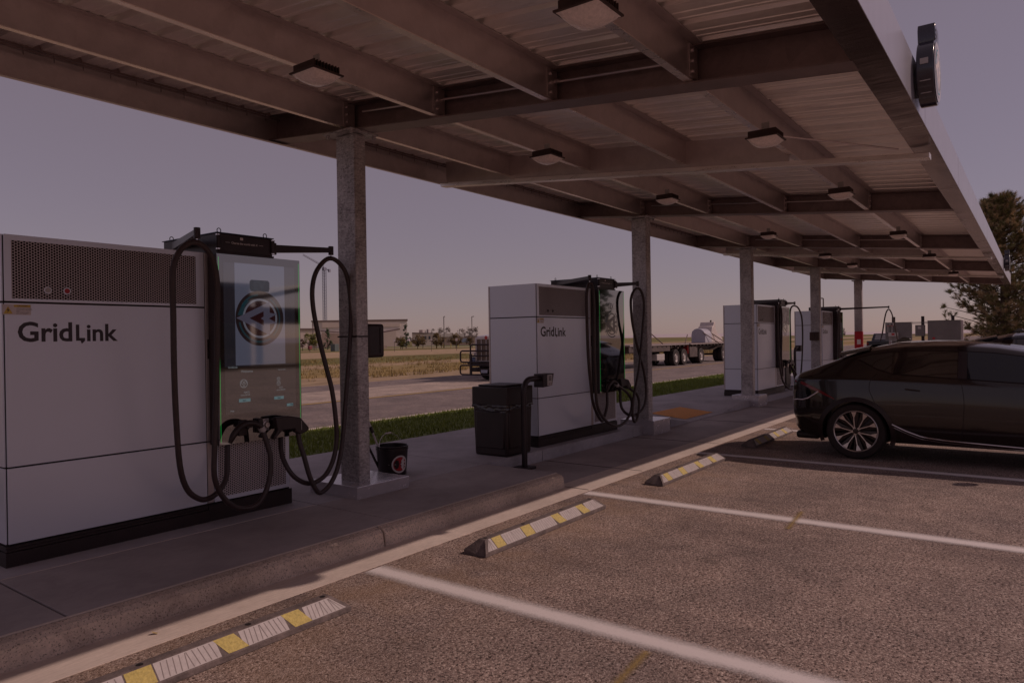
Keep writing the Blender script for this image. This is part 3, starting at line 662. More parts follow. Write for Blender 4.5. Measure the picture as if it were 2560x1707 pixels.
    # left gun
    gun = MB(); gun.tube(spline([(xa+.035,yf-.09,.80),(xa+.06,yf-.10,.86),(xa+.11,yf-.11,.92),(xa+.17,yf-.11,.945),(xa+.24,yf-.11,.94),(xa+.29,yf-.12,.915),(xa+.315,yf-.12,.885)], 4), [.016,.018,.021,.024,.026,.026,.026,.026,.026,.026,.026,.026,.026,.025,.025,.025,.025,.024,.024,.023,.023,.022,.022,.022,.022], 12)
    gun.box(xa+.185,xa+.235,yf-.10,yf-.013,.905,.95)
    gl2 = gun.done('charging_connector', M_DARK, t, bevel=.002)
    MB().cyl((xa+.300,yf-.12,.903),(xa+.322,yf-.12,.868),.0285,16).done('cable_collar', M_LGREY, gl2)
    # right gun
    gun = MB()
    gun.prism([(xa+.45,.965),(xa+.58,.968),(xa+.70,.945),(xa+.785,.855),(xa+.79,.83),(xa+.765,.812),(xa+.72,.80),(xa+.69,.80),(xa+.655,.82),(xa+.64,.85),(xa+.52,.85),(xa+.49,.83),(xa+.455,.795),(xa+.43,.78),(xa+.425,.80),(xa+.47,.86)], 'y', yf-.115, yf-.055)
    gun.box(xa+.47,xa+.53,yf-.055,yf-.001,.87,.95)
    g2 = gun.done('charging_connector', M_DARK, t, bevel=.010, seg=3)
    MB().box(xa+.705,xa+.709,yf-.118,yf-.1145,.835,.915).done('trigger_edge', M_LGREY, g2, smooth=False)
    # cable balancer box
    bx = MB().box(xa+.02,xa+.535,yf+.02,yf+.86,2.347,2.495).done('balancer_box', M_BLACK, t, bevel=.004, smooth=False)
    MB().box(xa+.01,xa+.545,yf+.01,yf+.87,2.4955,2.502).done('lid', mat('lid_blue_black', (.03,.035,.075), .3, .3), bx, smooth=False)
    MB().box(xa+.01,xa+.545,yf+.012,yf+.86,2.332,2.3455).done('mounting_plate', M_BLACK, bx, smooth=False)
    for x in (xa+.022, xa+.532):
        MB().cyl((x,yf+.012,2.37),(x,yf+.012,2.475),.017,12).done('hinge', M_BLACK, bx)
        [MB().cyl((x,yf+.012,z),(x,yf+.012,z+.009),.019,12).done('hinge_cap', M_CHROME, bx) for z in (2.4755, 2.361)]
    for x, y in ((xa+.06,yf+.06),(xa+.49,yf+.06),(xa+.06,yf+.80),(xa+.49,yf+.80)):
        MB().tube([(x+.017*math.cos(a*math.pi/6), y, 2.522+.019*math.sin(a*math.pi/6)) for a in range(13)], .0035, 6).done('eye_bolt', M_BLACK, bx)
    mb = MB(); text_mesh(mb, 'Charge the world with X', .026, (xa+.145,yf+.0192,2.418), (1,0,0), (0,0,1), .0005, width=.245)
    mb.box(xa+.093,xa+.133,yf+.0185,yf+.0195,2.425,2.4275).box(xa+.402,xa+.442,yf+.0185,yf+.0195,2.425,2.4275).done('box_text', M_LABEL, bx, smooth=False)
    MB().box(xa+.225,xa+.252,yf+.0185,yf+.0196,2.455,2.476).done('qr_sticker', M_LABEL, bx, smooth=False)
    return t, xa, yf

def boom(t, p_root, p_tip, hub=True, r=.024):
    mb = MB(); a, b = Vector(p_root), Vector(p_tip); d = (b-a).normalized(); n = Vector((-d.y, d.x, 0)).normalized()
    w0, w1, h0, h1 = .026, .018, .034, .022; vs = []
    for p, w, h in ((a,w0,h0),(b,w1,h1)):
        for s1, s2 in ((-1,-1),(1,-1),(1,1),(-1,1)): vs.append(p+n*w*s1+Vector((0,0,h*s2)))
    mb.add(vs, [(0,1,2,3),(4,5,6,7),(0,1,5,4),(1,2,6,5),(2,3,7,6),(3,0,4,7)])
    mb.cyl(b+Vector((0,0,.036)), b-Vector((0,0,.045)), r, 14)
    if hub: mb.cyl(a+Vector((0,0,.05)), a-Vector((0,0,.05)), .034, 14)
    o = mb.done('boom_arm', M_BLACK, t, bevel=.003)
    MB().cyl(b-Vector((0,0,.045)), b-Vector((0,0,.075)), .006, 8).done('swivel', M_CHROME, o)
def saddle(t, p):   # rubber guide at the top of the loop
    pass

c1, xa, yf = make_charger(1.77, 5.44, 'nearest white charging cabinet, cut off by the left picture edge, with a lit touch screen')
def loc(t, pts): return [(x-t.location.x, y-t.location.y, z) for x, y, z in pts]
L1=[(2.94,5.0,2.31),(2.87,5.0,2.35),(2.79,5.0,2.33),(2.72,5.0,2.25),(2.68,5.0,2.11),(2.69,5.02,1.8),(2.7,5.04,1.47),(2.73,5.08,1.08),(2.77,5.11,0.70),(2.84,5.14,0.51),(2.94,5.16,0.42),(3.03,5.18,0.4),(3.14,5.22,0.43),(3.23,5.26,0.51),(3.27,5.3,0.64),(3.3,5.34,0.80)]
L1b=[(2.94,5.0,2.31),(3.01,5.02,2.22),(3.05,5.04,2.05),(3.05,5.05,1.75),(3.05,5.06,1.46),(3.04,5.07,1.11),(3.03,5.08,0.80),(3.03,5.09,0.59),(3.08,5.1,0.45),(3.17,5.11,0.34),(3.27,5.12,0.285),(3.4,5.12,0.28),(3.49,5.12,0.36),(3.55,5.13,0.5),(3.565,5.14,0.65),(3.54,5.16,0.78),(3.515,5.18,0.885)]
R1=[(4.27,5.3,2.34),(4.18,5.3,2.23),(4.14,5.3,2.08),(4.15,5.3,1.89),(4.19,5.28,1.64),(4.24,5.25,1.38),(4.28,5.22,1.16),(4.3,5.2,0.92),(4.31,5.2,0.71),(4.27,5.2,0.53),(4.18,5.2,0.4),(4.06,5.2,0.35),(3.96,5.21,0.36),(3.86,5.23,0.43),(3.81,5.27,0.53),(3.8,5.32,0.64),(3.83,5.37,0.79)]
R1b=[(4.36,5.3,2.38),(4.46,5.3,2.34),(4.54,5.3,2.24),(4.58,5.3,2.05),(4.57,5.28,1.82),(4.53,5.26,1.55),(4.48,5.24,1.26),(4.43,5.22,0.98),(4.38,5.2,0.70),(4.29,5.16,0.47),(4.2,5.15,0.33),(4.09,5.14,0.265),(4.03,5.14,0.285),(3.965,5.15,0.42),(3.93,5.18,0.60),(3.91,5.21,0.72),(3.90,5.22,.81)]
cable(c1, loc(c1, L1[::-1]+L1b[1:])); cable(c1, loc(c1, R1[::-1]+R1b))
boom(c1, (1.54,.74,2.45), (1.10,-.44,2.425)); boom(c1, (xa+.55,-.10,2.415), (2.59,-.14,2.455))

c2, xa, yf = make_charger(7.84, 5.36, 'white charging cabinet behind the black bin and the keypad stand', jars=False, screen=False)
L2=[(8.63,5.0,2.36),(8.58,5.0,2.32),(8.54,5.0,2.19),(8.54,5.0,1.97),(8.58,5.02,1.69),(8.64,5.04,1.26),(8.73,5.06,0.91),(8.81,5.08,0.69),(8.96,5.1,0.51),(9.17,5.14,0.38),(9.36,5.2,0.43),(9.48,5.22,0.59),(9.54,5.25,0.79)]
L2b=[(8.66,4.98,2.33),(8.66,4.96,2.2),(8.67,4.96,1.97),(8.68,4.97,1.68),(8.7,4.98,1.26),(8.76,5.0,0.82),(8.80,5.0,0.63),(8.96,5.02,0.48),(9.2,5.04,0.35),(9.48,5.06,0.28),(9.73,5.06,0.31),(9.93,5.06,0.44),(9.99,5.07,0.62),(9.88,5.1,0.76),(9.62,5.10,0.87)]
R2=[(10.18,5.1,2.33),(10.09,5.1,2.23),(10.07,5.1,2.1),(10.11,5.1,1.85),(10.21,5.1,1.59),(10.29,5.08,1.35),(10.39,5.06,1.11),(10.46,5.05,0.82),(10.44,5.05,0.6),(10.34,5.06,0.46),(10.17,5.08,0.39),(10.0,5.1,0.39),(9.9,5.15,0.45),(9.88,5.2,0.56),(9.92,5.23,0.79)]
R2b=[(10.31,5.1,2.38),(10.39,5.08,2.34),(10.43,5.06,2.22),(10.45,5.06,2.05),(10.39,5.06,1.77),(10.3,5.05,1.44),(10.2,5.04,1.12),(10.1,5.04,0.89),(9.99,5.04,0.64),(9.96,5.04,0.40),(10.01,5.04,0.29),(10.10,5.04,0.32),(10.18,5.05,0.42),(10.23,5.06,0.58),(10.18,5.08,0.71),(10.0,5.13,0.82)]
cable(c2, loc(c2, L2[::-1]+L2b)); cable(c2, loc(c2, R2[::-1]+R2b))
boom(c2, (1.58,.74,2.45), (.79,-.36,2.44)); boom(c2, (xa+.55,-.12,2.415), (2.47,-.26,2.455))

c3, xa, yf = make_charger(16.97, 5.30, 'white charging cabinet half hidden behind the third post, screen film still on', jars=False, screen=False, film=True)
L3=[(17.70,5.0,2.33),(17.57,5.0,2.18),(17.58,5.0,1.79),(17.61,5.0,1.29),(17.72,5.0,0.8),(17.96,5.0,0.46),(18.49,5.0,0.25),(18.95,5.0,0.24),(19.2,5.0,0.4),(19.1,5.0,0.62),(18.80,5.05,0.83)]
L3b=[(17.78,5.0,2.33),(17.91,5.0,2.14),(17.88,5.0,1.54),(17.83,5.0,1.04),(18.0,5.02,0.66),(18.25,5.1,0.6),(18.46,5.14,.80)]
cable(c3, loc(c3, L3b[::-1]+L3)); cable(c3, loc(c3, [(19.0,5.12,.8),(19.15,5.15,.6),(19.36,5.18,.8),(19.41,5.2,1.12),(19.40,5.2,1.58),(19.38,5.2,2.01),(19.42,5.2,2.25),(19.58,5.2,2.35),(19.84,5.2,2.38),(20.2,5.2,2.33),(20.5,5.2,2.14),(20.6,5.2,1.86),(20.6,5.2,1.38),(20.45,5.2,.7),(20.0,5.15,.35),(19.5,5.1,.38),(19.2,5.08,.6),(19.1,5.1,.8)]))
boom(c3, (1.58,.74,2.45), (.77,-.28,2.44)); boom(c3, (xa+.55,-.12,2.415), (2.87,-.10,2.455))

c4, xa, yf = make_charger(23.3, 5.30, 'farthest white charging cabinet, behind the fourth post, with a long boom arm', jars=False, screen=False)
boom(c4, (xa+.5,-.06,2.43), (3.6,-1.3,2.50))
tip = Vector((3.6,-1.3,2.42))
lp = [(-3.0,.0,-1.15),(-2.4,0,-.93),(-1.9,0,-.62),(-1.4,0,-.32),(-.8,0,-.10),(0,0,.0),(.7,0,-.06),(1.3,0,-.2),(1.9,0,-.45),(2.6,0,-.8),(3.3,0,-1.15)]
cable(c4, [(tip.x+x*.55, tip.y+.0, tip.z+z*.9) for x, y, z in lp])
cable(c4, [(.80,-.3,2.33),(.72,-.3,2.1),(.74,-.3,1.4),(.8,-.3,.8),(1.2,-.3,.35),(1.6,-.3,.5),(1.7,-.2,.85)])
cable(c4, [(.84,-.3,2.33),(.92,-.3,2.1),(.95,-.3,1.4),(1.0,-.3,.8),(1.3,-.25,.5),(1.5,-.1,.78)])
boom(c4, (1.58,.74,2.45), (.82,-.30,2.44))

# ---------------------------------------------------------------- small things
M_GROOVE = mat('groove_shade', (.27,.225,.22), .8)
def wheel_stop(x0, x1, label, y0=3.27, first=False):
    t = thing('wheel_stop', label, 'wheel stop', (x0, y0, 0), 0, 'rubber wheel stops along the kerb')
    L = x1-x0; e = .09
    def sec(x, k): return [(x,0,.004),(x,.0,.032),(x+k,.075,.104),(x+k,.135,.104),(x,.21,.035),(x,.21,.004)]
    mb = MB(); mb.add(sec(0, e)+sec(L, -e), [(0,1,2,3,4,5)[::-1],(6,7,8,9,10,11),(0,1,7,6),(1,2,8,7),(2,3,9,8),(3,4,10,9),(4,5,11,10)])
    bd = mb.done('stop_body', M_RUBBER, t, bevel=.004, smooth=False)
    def S(x, k, o=.0016): # on the sloped face
        k = k; return (x, k*.075-.7*o, .032+k*.072+.7*o)
    yb = [(.155,.265),(.53,.655),(.985,1.10),(1.385,1.50)]; sc_ = L/1.81
    yb = [(a*sc_, b*sc_) for a, b in yb]; sk = .03
    for j, (a, b) in enumerate(yb):
        s = sk*(0 if j < 2 else 1); 
        MB().poly([S(a+s,.06), S(b+s,.06), S(b-s*.6,.95), S(a-s*.6,.95)]).done('yellow_band', M_PAINTY, bd, smooth=False)
    edges = [.03]+[q for p in yb for q in p]+[L-.03]
    for j in range(0, len(edges), 2):
        a, b = edges[j], edges[j+1]
        w = MB(); ka = .95; aa = a+(e*.9 if j == 0 else 0); bb = b-(e*.9 if j == len(edges)-2 else 0)
        w.poly([S(a+.008,.06,.001), S(b-.008,.06,.001), S(bb-.008,.95,.001), S(aa+.008,.95,.001)])
        w.done('white_band', M_PAINTW, bd, smooth=False)
        g = MB(); n = int((b-a)/.028)
        for q in range(1, n):
            x = a+(b-a)*q/n; up_ = 1 if q < n/2 else -1
            g.poly([S(x-.002-up_*.0,.10,.002), S(x+.002,.10,.002), S(min(max(x+.002+up_*.012,aa+.01),bb-.01),.90,.002), S(min(max(x-.002+up_*.012,aa+.006),bb-.014),.90,.002)])
        if n > 1: g.done('tread_groove', M_GROOVE, bd, smooth=False)
    for x in (.13, .62, L-.62, L-.13):
        MB().lathe([(.001,.1048),(.017,.1048)], (x,.105,0), 'z', 14).done('bolt_hole', M_GAP, bd, smooth=False)
    return t
wheel_stop(1.01, 2.82, 'wheel stop with yellow bands cut off by the bottom picture edge', 3.29)
wheel_stop(4.06, 5.87, 'wheel stop with yellow bands between the two nearest stall lines', 3.26)
wheel_stop(7.06, 8.98, 'wheel stop in the empty stall beside the dark car', 3.23)
wheel_stop(10.18, 12.1, 'wheel stop behind the dark car, partly in its shadow', 3.22)

# bin with a liner
t = thing('litter_bin', 'black plastic litter bin with a crumpled bag edge beside the keypad stand', 'bin', (7.23, 5.49, .148))
w, d, h = .275, .27, .62
mb = MB(); mb.add([(-w+.015,-d+.015,0),(w-.015,-d+.015,0),(w-.015,d-.015,0),(-w+.015,d-.015,0),(-w,-d,h),(w,-d,h),(w,d,h),(-w,d,h)], [(0,3,2,1),(4,5,6,7),(0,1,5,4),(1,2,6,5),(2,3,7,6),(3,0,4,7)])
bb = mb.done('bin_body', M_DARK, t, bevel=.03, seg=3)
MB().box(-w+.05,w-.05,-d-.004,-d+.02,.10,h-.06).done('front_panel', M_DARK, t, bevel=.012)
MB().box(-w-.004,-w+.02,-d+.05,d-.05,.10,h-.06).done('side_recess', M_DARK, t, bevel=.012)
MB().box(-w-.006,w+.006,-d-.006,d+.006,h+.012,.86).box(-w+.05,w-.05,-d+.05,d-.05,.862,.885).done('lid', M_DARK, t, bevel=.035, seg=3)
mb = MB()
def bag(u, v_):
    a = u*2*math.pi; cx, sx = math.cos(a), math.sin(a); k = 1/max(abs(cx), abs(sx)); q = mnoise.noise(Vector((cx*3.5, sx*3.5, v_*2.2)))
    drop = .028+.012*mnoise.noise(Vector((cx*2.2, sx*2.2, 9)))+.13*max(0, -cx*.9-sx*.25-.45)
    return (cx*k*(w+.008+.016*abs(q)), sx*k*(d+.008+.016*abs(q)), h+.02-drop*v_+.008*q)
mb.grid(bag, 90, 10); mb.done('bin_liner', mat('bag_black', (.018,.010,.012), .18, 0, .3, 10, bmp=.6, bscale=30, coat=.5), t, fix=False)

# keypad stand
def keypad_stand(x, y, z, label):
    t = thing('keypad_stand', label, 'keypad stand', (x, y, z), 0, 'keypad stands')
    MB().box(-.11,.11,-.10,.10,0,.035).done('foot', M_BLACK, t, bevel=.008)
    pts = [(0,0,.03),(0,0,.5),(0,0,.90),(.01,0,1.0),(.05,0,1.065),(.11,0,1.095),(.18,0,1.10),(.34,0,1.10)]
    P = []
    for i, p in enumerate(pts): P.append(p)
    MB().tube(spline(P, 3), .036, 12).done('pole', M_BLACK, t)
    hd = MB(); hd.prism([(.33,.985),(.535,1.0),(.575,1.155),(.33,1.155)], 'y', -.075, .075); hd.done('keypad_hood', M_BLACK, t, bevel=.006)
    kp = MB().box(.415,.525,-.0795,-.0755,1.005,1.14).done('keypad_plate', M_LGREY, t, smooth=False)
    mb = MB()
    for i in range(3):
        for j in range(4): mb.box(.44+i*.022,.455+i*.022,-.083,-.080,1.065+j*.016,1.077+j*.016)
    mb.box(.44,.455,-.083,-.080,1.02,1.035).box(.485,.50,-.083,-.080,1.02,1.035); mb.done('keys', M_CHROME, kp, smooth=False)
    return t
keypad_stand(7.12, 5.08, 0, 'bent black keypad stand in front of the litter bin')
k2 = keypad_stand(20.75, 5.45, .148, 'far bent black keypad stand just above the rear of the dark car')
t2 = copy_tree(t, label='far black litter bin standing past the third charging cabinet'); t2.location = (20.2, 5.75, .148)

# bucket with squeegee poles
t = thing('bucket', 'black bucket with a red and white arrow emblem behind the nearest post', 'bucket', (5.47, 5.68, .15))
M_BUCK = mat('bucket_black', (.02,.012,.013), .3)
mb = MB(); mb.lathe([(.001,.002),(.150,.002),(.152,.01),(.172,.27),(.178,.275),(.178,.29),(.173,.292),(.178,.30),(.178,.312),(.172,.315),(.167,.31),(.148,.02),(.001,.02)], (0,0,0), 'z', 36); mb.done('bucket_body', M_BUCK, t)
mb = MB(); mb.tube([(.18*math.cos(a), .18*math.sin(a)*.0+.06*math.sin(a), .27+.17*abs(math.sin(a))) for a in [i*math.pi/16 for i in range(17)]], .002, 5); mb.done('bail_handle', M_CHROME, t)
MB().cyl((-.04,.06,.44),(.04,.06,.44),.010,8).done('hand_grip', M_LABEL, t)
ang = math.atan2(-.72,-.55)
def onb(u, z, o=.0015):
    r = .152+(z-.01)/.26*.02+o; a = ang+.42+u/r; return (r*math.cos(a), r*math.sin(a), z)
def bpoly(mb, pts, o): mb.add([onb(u, z, o) for u, z in pts], [tuple(range(len(pts)))])
mb = MB(); cz, rr = .125, .095
for k in range(32):
    a0, a1 = 2*math.pi*k/32, 2*math.pi*(k+1)/32
    bpoly(mb, [(rr*math.cos(a0),cz+rr*math.sin(a0)),(rr*math.cos(a1),cz+rr*math.sin(a1)),(.82*rr*math.cos(a1),cz+.82*rr*math.sin(a1)),(.82*rr*math.cos(a0),cz+.82*rr*math.sin(a0))], .0016)
for pl in [[(x*.125, z*.125*g) for x, z in q] for g in (1,-1) for q in (((-1.05,0),(.40,.62),(.14,.26),(-.44,0)), ((.14,.26),(.40,.62),(.40,.21),(.14,.07)), ((.02,0),(.14,.07),(.40,.21),(.66,.17),(.36,0)))]:
    bpoly(mb, [(u, cz+z) for u, z in pl], .0024)
mb.done('emblem', M_LABEL, t, smooth=False, fix=False)
mb = MB()
for k in range(16):
    a0, a1 = 2*math.pi*k/16, 2*math.pi*(k+1)/16
    bpoly(mb, [(0,cz),(.8*rr*math.cos(a0),cz+.8*rr*math.sin(a0)),(.8*rr*math.cos(a1),cz+.8*rr*math.sin(a1))], .0008)
mb.done('emblem_disc', M_REDP, t, smooth=False, fix=False)
t = thing('squeegee', 'white telescopic pole standing in the black bucket', 'squeegee', (5.44, 5.72, .18))
MB().cyl((0,0,0),(-.17,.06,.46),.011,10).cyl((-.17,.06,.46),(-.34,.12,.92),.014,10).done('pole', M_LABEL, t)
MB().cyl((-.16,.056,.435),(-.185,.065,.50),.019,12).done('grip', M_DARK, t)
tag(MB().cyl((5.36,5.76,.2),(5.14,5.86,.72),.013,10).done('brush_handle', M_DARK), 'black handle leaning in the bucket beside the white pole', 'brush')

# boxes on the posts
t = thing('towel_dispenser', 'black towel dispenser strapped to the back of the nearest post', 'dispenser', (4.713, 5.20, 1.5))
MB().box(0,.22,.0,.26,-.06,.27).done('dispenser_body', M_DARK, t, bevel=.028, seg=3)
MB().box(.150,.160,-.0025,.001,-.02,.235).done('slot', M_GAP, t, smooth=False)
t2 = MB(); t2.box(-.149,.0,-.0125,-.0105,.14,.155).box(-.1465,-.1445,-.011,.272,.14,.155); t2.done('strap', M_DARK, t, smooth=False)
t = thing('towel_dispenser', 'dark box mounted on the near face of the fourth post', 'dispenser', (22.50, 5.19, 1.43))
MB().box(-.09,.05,.0,.27,0,.25).done('dispenser_body', mat('dark_brown_plastic', (.05,.02,.016), .5), t, bevel=.02)
MB().box(-.093,-.0905,.12,.13,.05,.19).done('slot', M_GAP, t, smooth=False)
t = thing('extinguisher_cabinet', 'red extinguisher cabinet on the farthest post', 'cabinet', (28.94, 5.15, 1.0))
MB().box(-.12,.0,.0,.29,0,.70).done('cabinet_body', M_REDP, t, bevel=.02)
MB().box(-.1225,-.1205,.07,.20,.22,.40).done('door_label', M_LABEL, t, smooth=False)
MB().box(-.1245,-.1205,.03,.26,.03,.045).box(-.1245,-.1205,.03,.26,.655,.67).done('door_trim', mat('dark_red', (.2,.01,.012), .4), t, smooth=False)

# ---------------------------------------------------------------- cars
def build_car(paint, label, glassF):
    t = thing('parked_car', label, 'car')
    st = [ # y, zc, w_r, z_r, w_b, z_b, w_s, z_s(bottom)
        (2.69, .99, .52, .97, .66, .90, .60, .42), (2.66, 1.06, .60, 1.05, .74, .98, .70, .34), (2.58, 1.10, .68, 1.08, .80, 1.01, .78, .29), (2.45, 1.155, .69, 1.12, .85, 1.03, .84, .26),
        (2.25, 1.235, .675, 1.195, .885, 1.045, .89, .23), (2.02, 1.335, .65, 1.285, .905, 1.05, .91, .22), (1.75, 1.43, .645, 1.355, .915, 1.05, .92, .22), (1.45, 1.485, .655, 1.395, .92, 1.045, .92, .23),
        (1.04, 1.505, .665, 1.415, .92, 1.04, .92, .23), (.72, 1.50, .665, 1.415, .92, 1.03, .92, .23), (.37, 1.465, .66, 1.39, .92, 1.015, .92, .23), (.12, 1.42, .66, 1.345, .92, 1.0, .92, .23),
        (-.25, 1.31, .68, 1.235, .92, .985, .92, .23), (-.6, 1.17, .72, 1.10, .915, .97, .92, .23), (-.9, 1.04, .78, 1.0, .91, .94, .92, .22), (-1.2, .96, .80, .93, .905, .88, .91, .22),
        (-1.55, .87, .76, .85, .88, .78, .88, .20), (-1.8, .77, .66, .75, .80, .66, .80, .20), (-1.93, .62, .5, .60, .64, .54, .62, .24)]
    ysn = [s[0] for s in st]
    def S(y): return [interp(y, ysn, [s[i] for s in st]) for i in range(1, 8)]
    def section(y):
        zc, wr, zr, wb, zbt, ws, zs = S(y); tail = interp(y, [-1.93,-1.8,1.9,2.3,2.69], [0,0,0,.3,1]); mx = max(ws, wb)
        P = [(0, zs), (ws-.16, zs), (ws-.07, zs+.035), (ws-.025, zs+.13), (mx+.012*(1-tail), zs+.33*(zbt-zs)), (mx+.018*(1-tail), zs+.62*(zbt-zs)), (wb, zbt-.07), (wb-.018, zbt), (wb-.018+(wr-wb+.03)*.5, zbt+(zr-zbt)*.50), (wr+.01, zr-.01), (wr-.07, zr+(zc-zr)*.42), (wr*.55, zr+(zc-zr)*.85), (0, zc)]
        Q = spline([(p[0], 0, p[1]) for p in P], 3)
        return [(q.x, q.z) for q in Q]
    YS = []
    for i in range(len(ysn)-1):
        n = 3 if abs(ysn[i+1]-ysn[i]) > .15 else 2
        for k in range(n): YS.append(ysn[i]+(ysn[i+1]-ysn[i])*k/n)
    YS.append(ysn[-1])
    secs = [section(y) for y in YS]; m = len(secs[0])
    def side_x(y, z):
        q = section(y); best = None
        for a, b in zip(q[3:-1], q[4:]):
            if min(a[1], b[1])-1e-6 <= z <= max(a[1], b[1])+1e-6:
                k = (z-a[1])/((b[1]-a[1]) or 1e-6); x = a[0]+(b[0]-a[0])*k
                best = x if best is None else max(best, x)
        return best if best is not None else q[3][0]
    mb = MB(); vs = []
    for y, q in zip(YS, secs):
        ring = [(-x, y, z) for x, z in q]+[(x, y, z) for x, z in q[1:-1][::-1]]
        vs += ring
    n = 2*m-2; fs = [(i*n+k, i*n+(k+1) % n, (i+1)*n+(k+1) % n, (i+1)*n+k) for i in range(len(YS)-1) for k in range(n)]
    fs += [tuple(range(n)), tuple(range((len(YS)-1)*n, len(YS)*n))[::-1]]
    mb.add(vs, fs); body = mb.done('body', paint, t, smooth=True)
    # wheel arches cut out
    cut = MB()
    for wy in (1.87, -1.03): cut.cyl((-1.2,wy,.34),(-.55,wy,.34),.405,40).cyl((.55,wy,.34),(1.2,wy,.34),.405,40)
    co = cut.done('cutter', M_GAP, smooth=False)
    bo = body.modifiers.new('b', 'BOOLEAN'); bo.operation = 'DIFFERENCE'; bo.solver = 'EXACT'; bo.object = co
    dg = bpy.context.evaluated_depsgraph_get(); me = bpy.data.meshes.new_from_object(body.evaluated_get(dg)); body.modifiers.clear(); body.data = me
    me.shade_smooth(); me.set_sharp_from_angle(angle=R(32)); bpy.data.objects.remove(co)
    for sgn in (-1, 1):
        def pt(y, z, o=.004): return (sgn*(side_x(y, z)+o), y, z)
        def strip(name, ytab, lo, hi, m_, o=.004, nu=28, nv=6, parent=t, cols=None):
            g = MB(); g.grid(lambda u, w: pt(ytab[0]+(ytab[1]-ytab[0])*u, interp(ytab[0]+(ytab[1]-ytab[0])*u, lo[0], lo[1])*(1-w)+interp(ytab[0]+(ytab[1]-ytab[0])*u, hi[0], hi[1])*w, o), nu, nv)
            return g.done(name, m_, parent, fix=False)
        lo = ([1.86,1.80,1.63,1.45,1.17,.76,.12,-.5,-.78], [1.275,1.25,1.16,1.105,1.085,1.06,1.02,.995,.99]); hi = ([1.86,1.80,1.70,1.48,1.09,.72,.40,.12,-.25,-.5,-.78], [1.285,1.31,1.33,1.36,1.375,1.372,1.352,1.31,1.20,1.11,.995])
        g1 = strip('side_window', (1.86,1.46), lo, hi, M_TINT, .0045); strip('side_window', (1.435,.76), lo, hi, M_TINT, .0045); strip('side_window', (.66,-.76), lo, hi, glassF, .0045)
        strip('window_pillar', (.755,.665), lo, hi, M_DARK, .006, 4, 8)
        g = MB(); g.tube([pt(y, interp(y, *lo)-.006, .006) for y in [1.86-.06*i for i in range(45)]], .004, 5); g.done('window_trim', M_DARK, t)
        g = MB(); g.tube([pt(y, interp(y, *hi)+.006, .004) for y in [1.86-.06*i for i in range(45)]], .004, 5); g.done('window_trim', M_DARK, t)
        # sill brightwork and seams
        sl = ([1.45,1.3,1.13,.9,.71,.12,-.45], [.475,.40,.335,.31,.30,.275,.265])
        g = MB(); g.tube([pt(y, interp(y, *sl), .006) for y in [1.45-.05*i for i in range(39)]], .0085, 6); g.done('sill_trim', M_CHROME, t)
        g = MB(); g.tube([pt(y, interp(y, *sl)-.028, .004) for y in [1.43-.05*i for i in range(39)]], .004, 6); g.done('sill_trim', M_CHROME, t)
        strip('sill_panel', (1.36,-.5), ([1.45,-.5],[.24,.235]), ([1.45,1.3,1.13,.9,.71,.12,-.5],[.45,.37,.305,.28,.27,.245,.235]), M_DARK, .005, 30, 3)
        for path in ([(1.62,1.10),(1.69,1.0),(1.70,.9),(1.68,.84),(1.60,.66),(1.50,.56)], [(.72,1.03),(.69,.8),(.70,.55),(.72,.30)], [(-.62,.97),(-.72,.8),(-.74,.6),(-.70,.30)]):
            P = spline([(0, a, b) for a, b in path], 4); MB().tube([pt(p.y, p.z, .0012) for p in P], .0028, 5).done('door_seam', M_GAP, t)
        for y0_ in (1.30, .02):
            MB().tube([pt(y0_-.02*i, .915-.002*i, .002) for i in range(9)], .011, 6).done('door_handle', paint, t)
        # arch cladding ring
        for wy in (1.87, -1.03):
            g = MB()
            def arch(u, w):
                a = R(-18+216*u); r = .402+.058*w; y, z = wy+r*math.cos(a), .34+r*math.sin(a)
                return (sgn*(side_x(y, max(z, .27))+.010*(1-w)+.003), y, max(z, .19))
            g.grid(arch, 44, 3)
            g.done('arch_trim', M_DARK, t, fix=False)
        # tail light wrap
        g = MB(); tl = [(2.64,.985,.03),(2.52,.955,.035),(2.40,.90,.040),(2.28,.85,.034),(2.18,.80,.022),(2.11,.765,.008)]
        a = []; 
        for y, z, h in tl: a += [pt(y, z-h*.55, .008), pt(y, z+h*.55, .008)]
        g.add(a, [(2*i, 2*i+2, 2*i+3, 2*i+1) for i in range(len(tl)-1)]); g.done('tail_light', M_RED, t, fix=False)
        cr = [(2.66,.72),(2.60,.735),(2.52,.735),(2.44,.765),(2.37,.81),(2.31,.855)]
        g = MB(); g.tube([pt(y, z, .006) for y, z in cr], .010, 6); g.done('bumper_trim', M_CHROME, t)
        g = MB(); a = []
        for y, z, h in [(2.63,.80,.05),(2.55,.80,.05),(2.45,.83,.045),(2.36,.865,.02)]: a += [pt(y, z-h, .005), pt(y, z+h, .005)]
        g.add(a, [(2*i, 2*i+2, 2*i+3, 2*i+1) for i in range(3)]); g.done('bumper_inlay', M_FGLASS, t, fix=False)
        MB().add([pt(2.68,.42,.006), pt(2.58,.375,.006), pt(2.58,.345,.006), pt(2.68,.37,.006)], [(0,1,2,3)]).done('reflector', M_ORANGE, t, fix=False)
        g = MB(); g.box(sgn*.93 if sgn > 0 else -1.09, 1.09 if sgn > 0 else -.93, -.56, -.42, 1.0, 1.13); g.done('side_mirror', paint, t, bevel=.04, seg=3)
    # spoiler, lower bumper, antenna, rear glass, windscreen
    g = MB()
    def sp(u, w):
        x = -.62+1.24*u; y = 2.14-.36*w-.04*abs(2*u-1)**2; zr0 = interp(y, ysn, [s[1] for s in st]); return (x, y, (1.372+.078*w-.03*abs(2*u-1)**3))
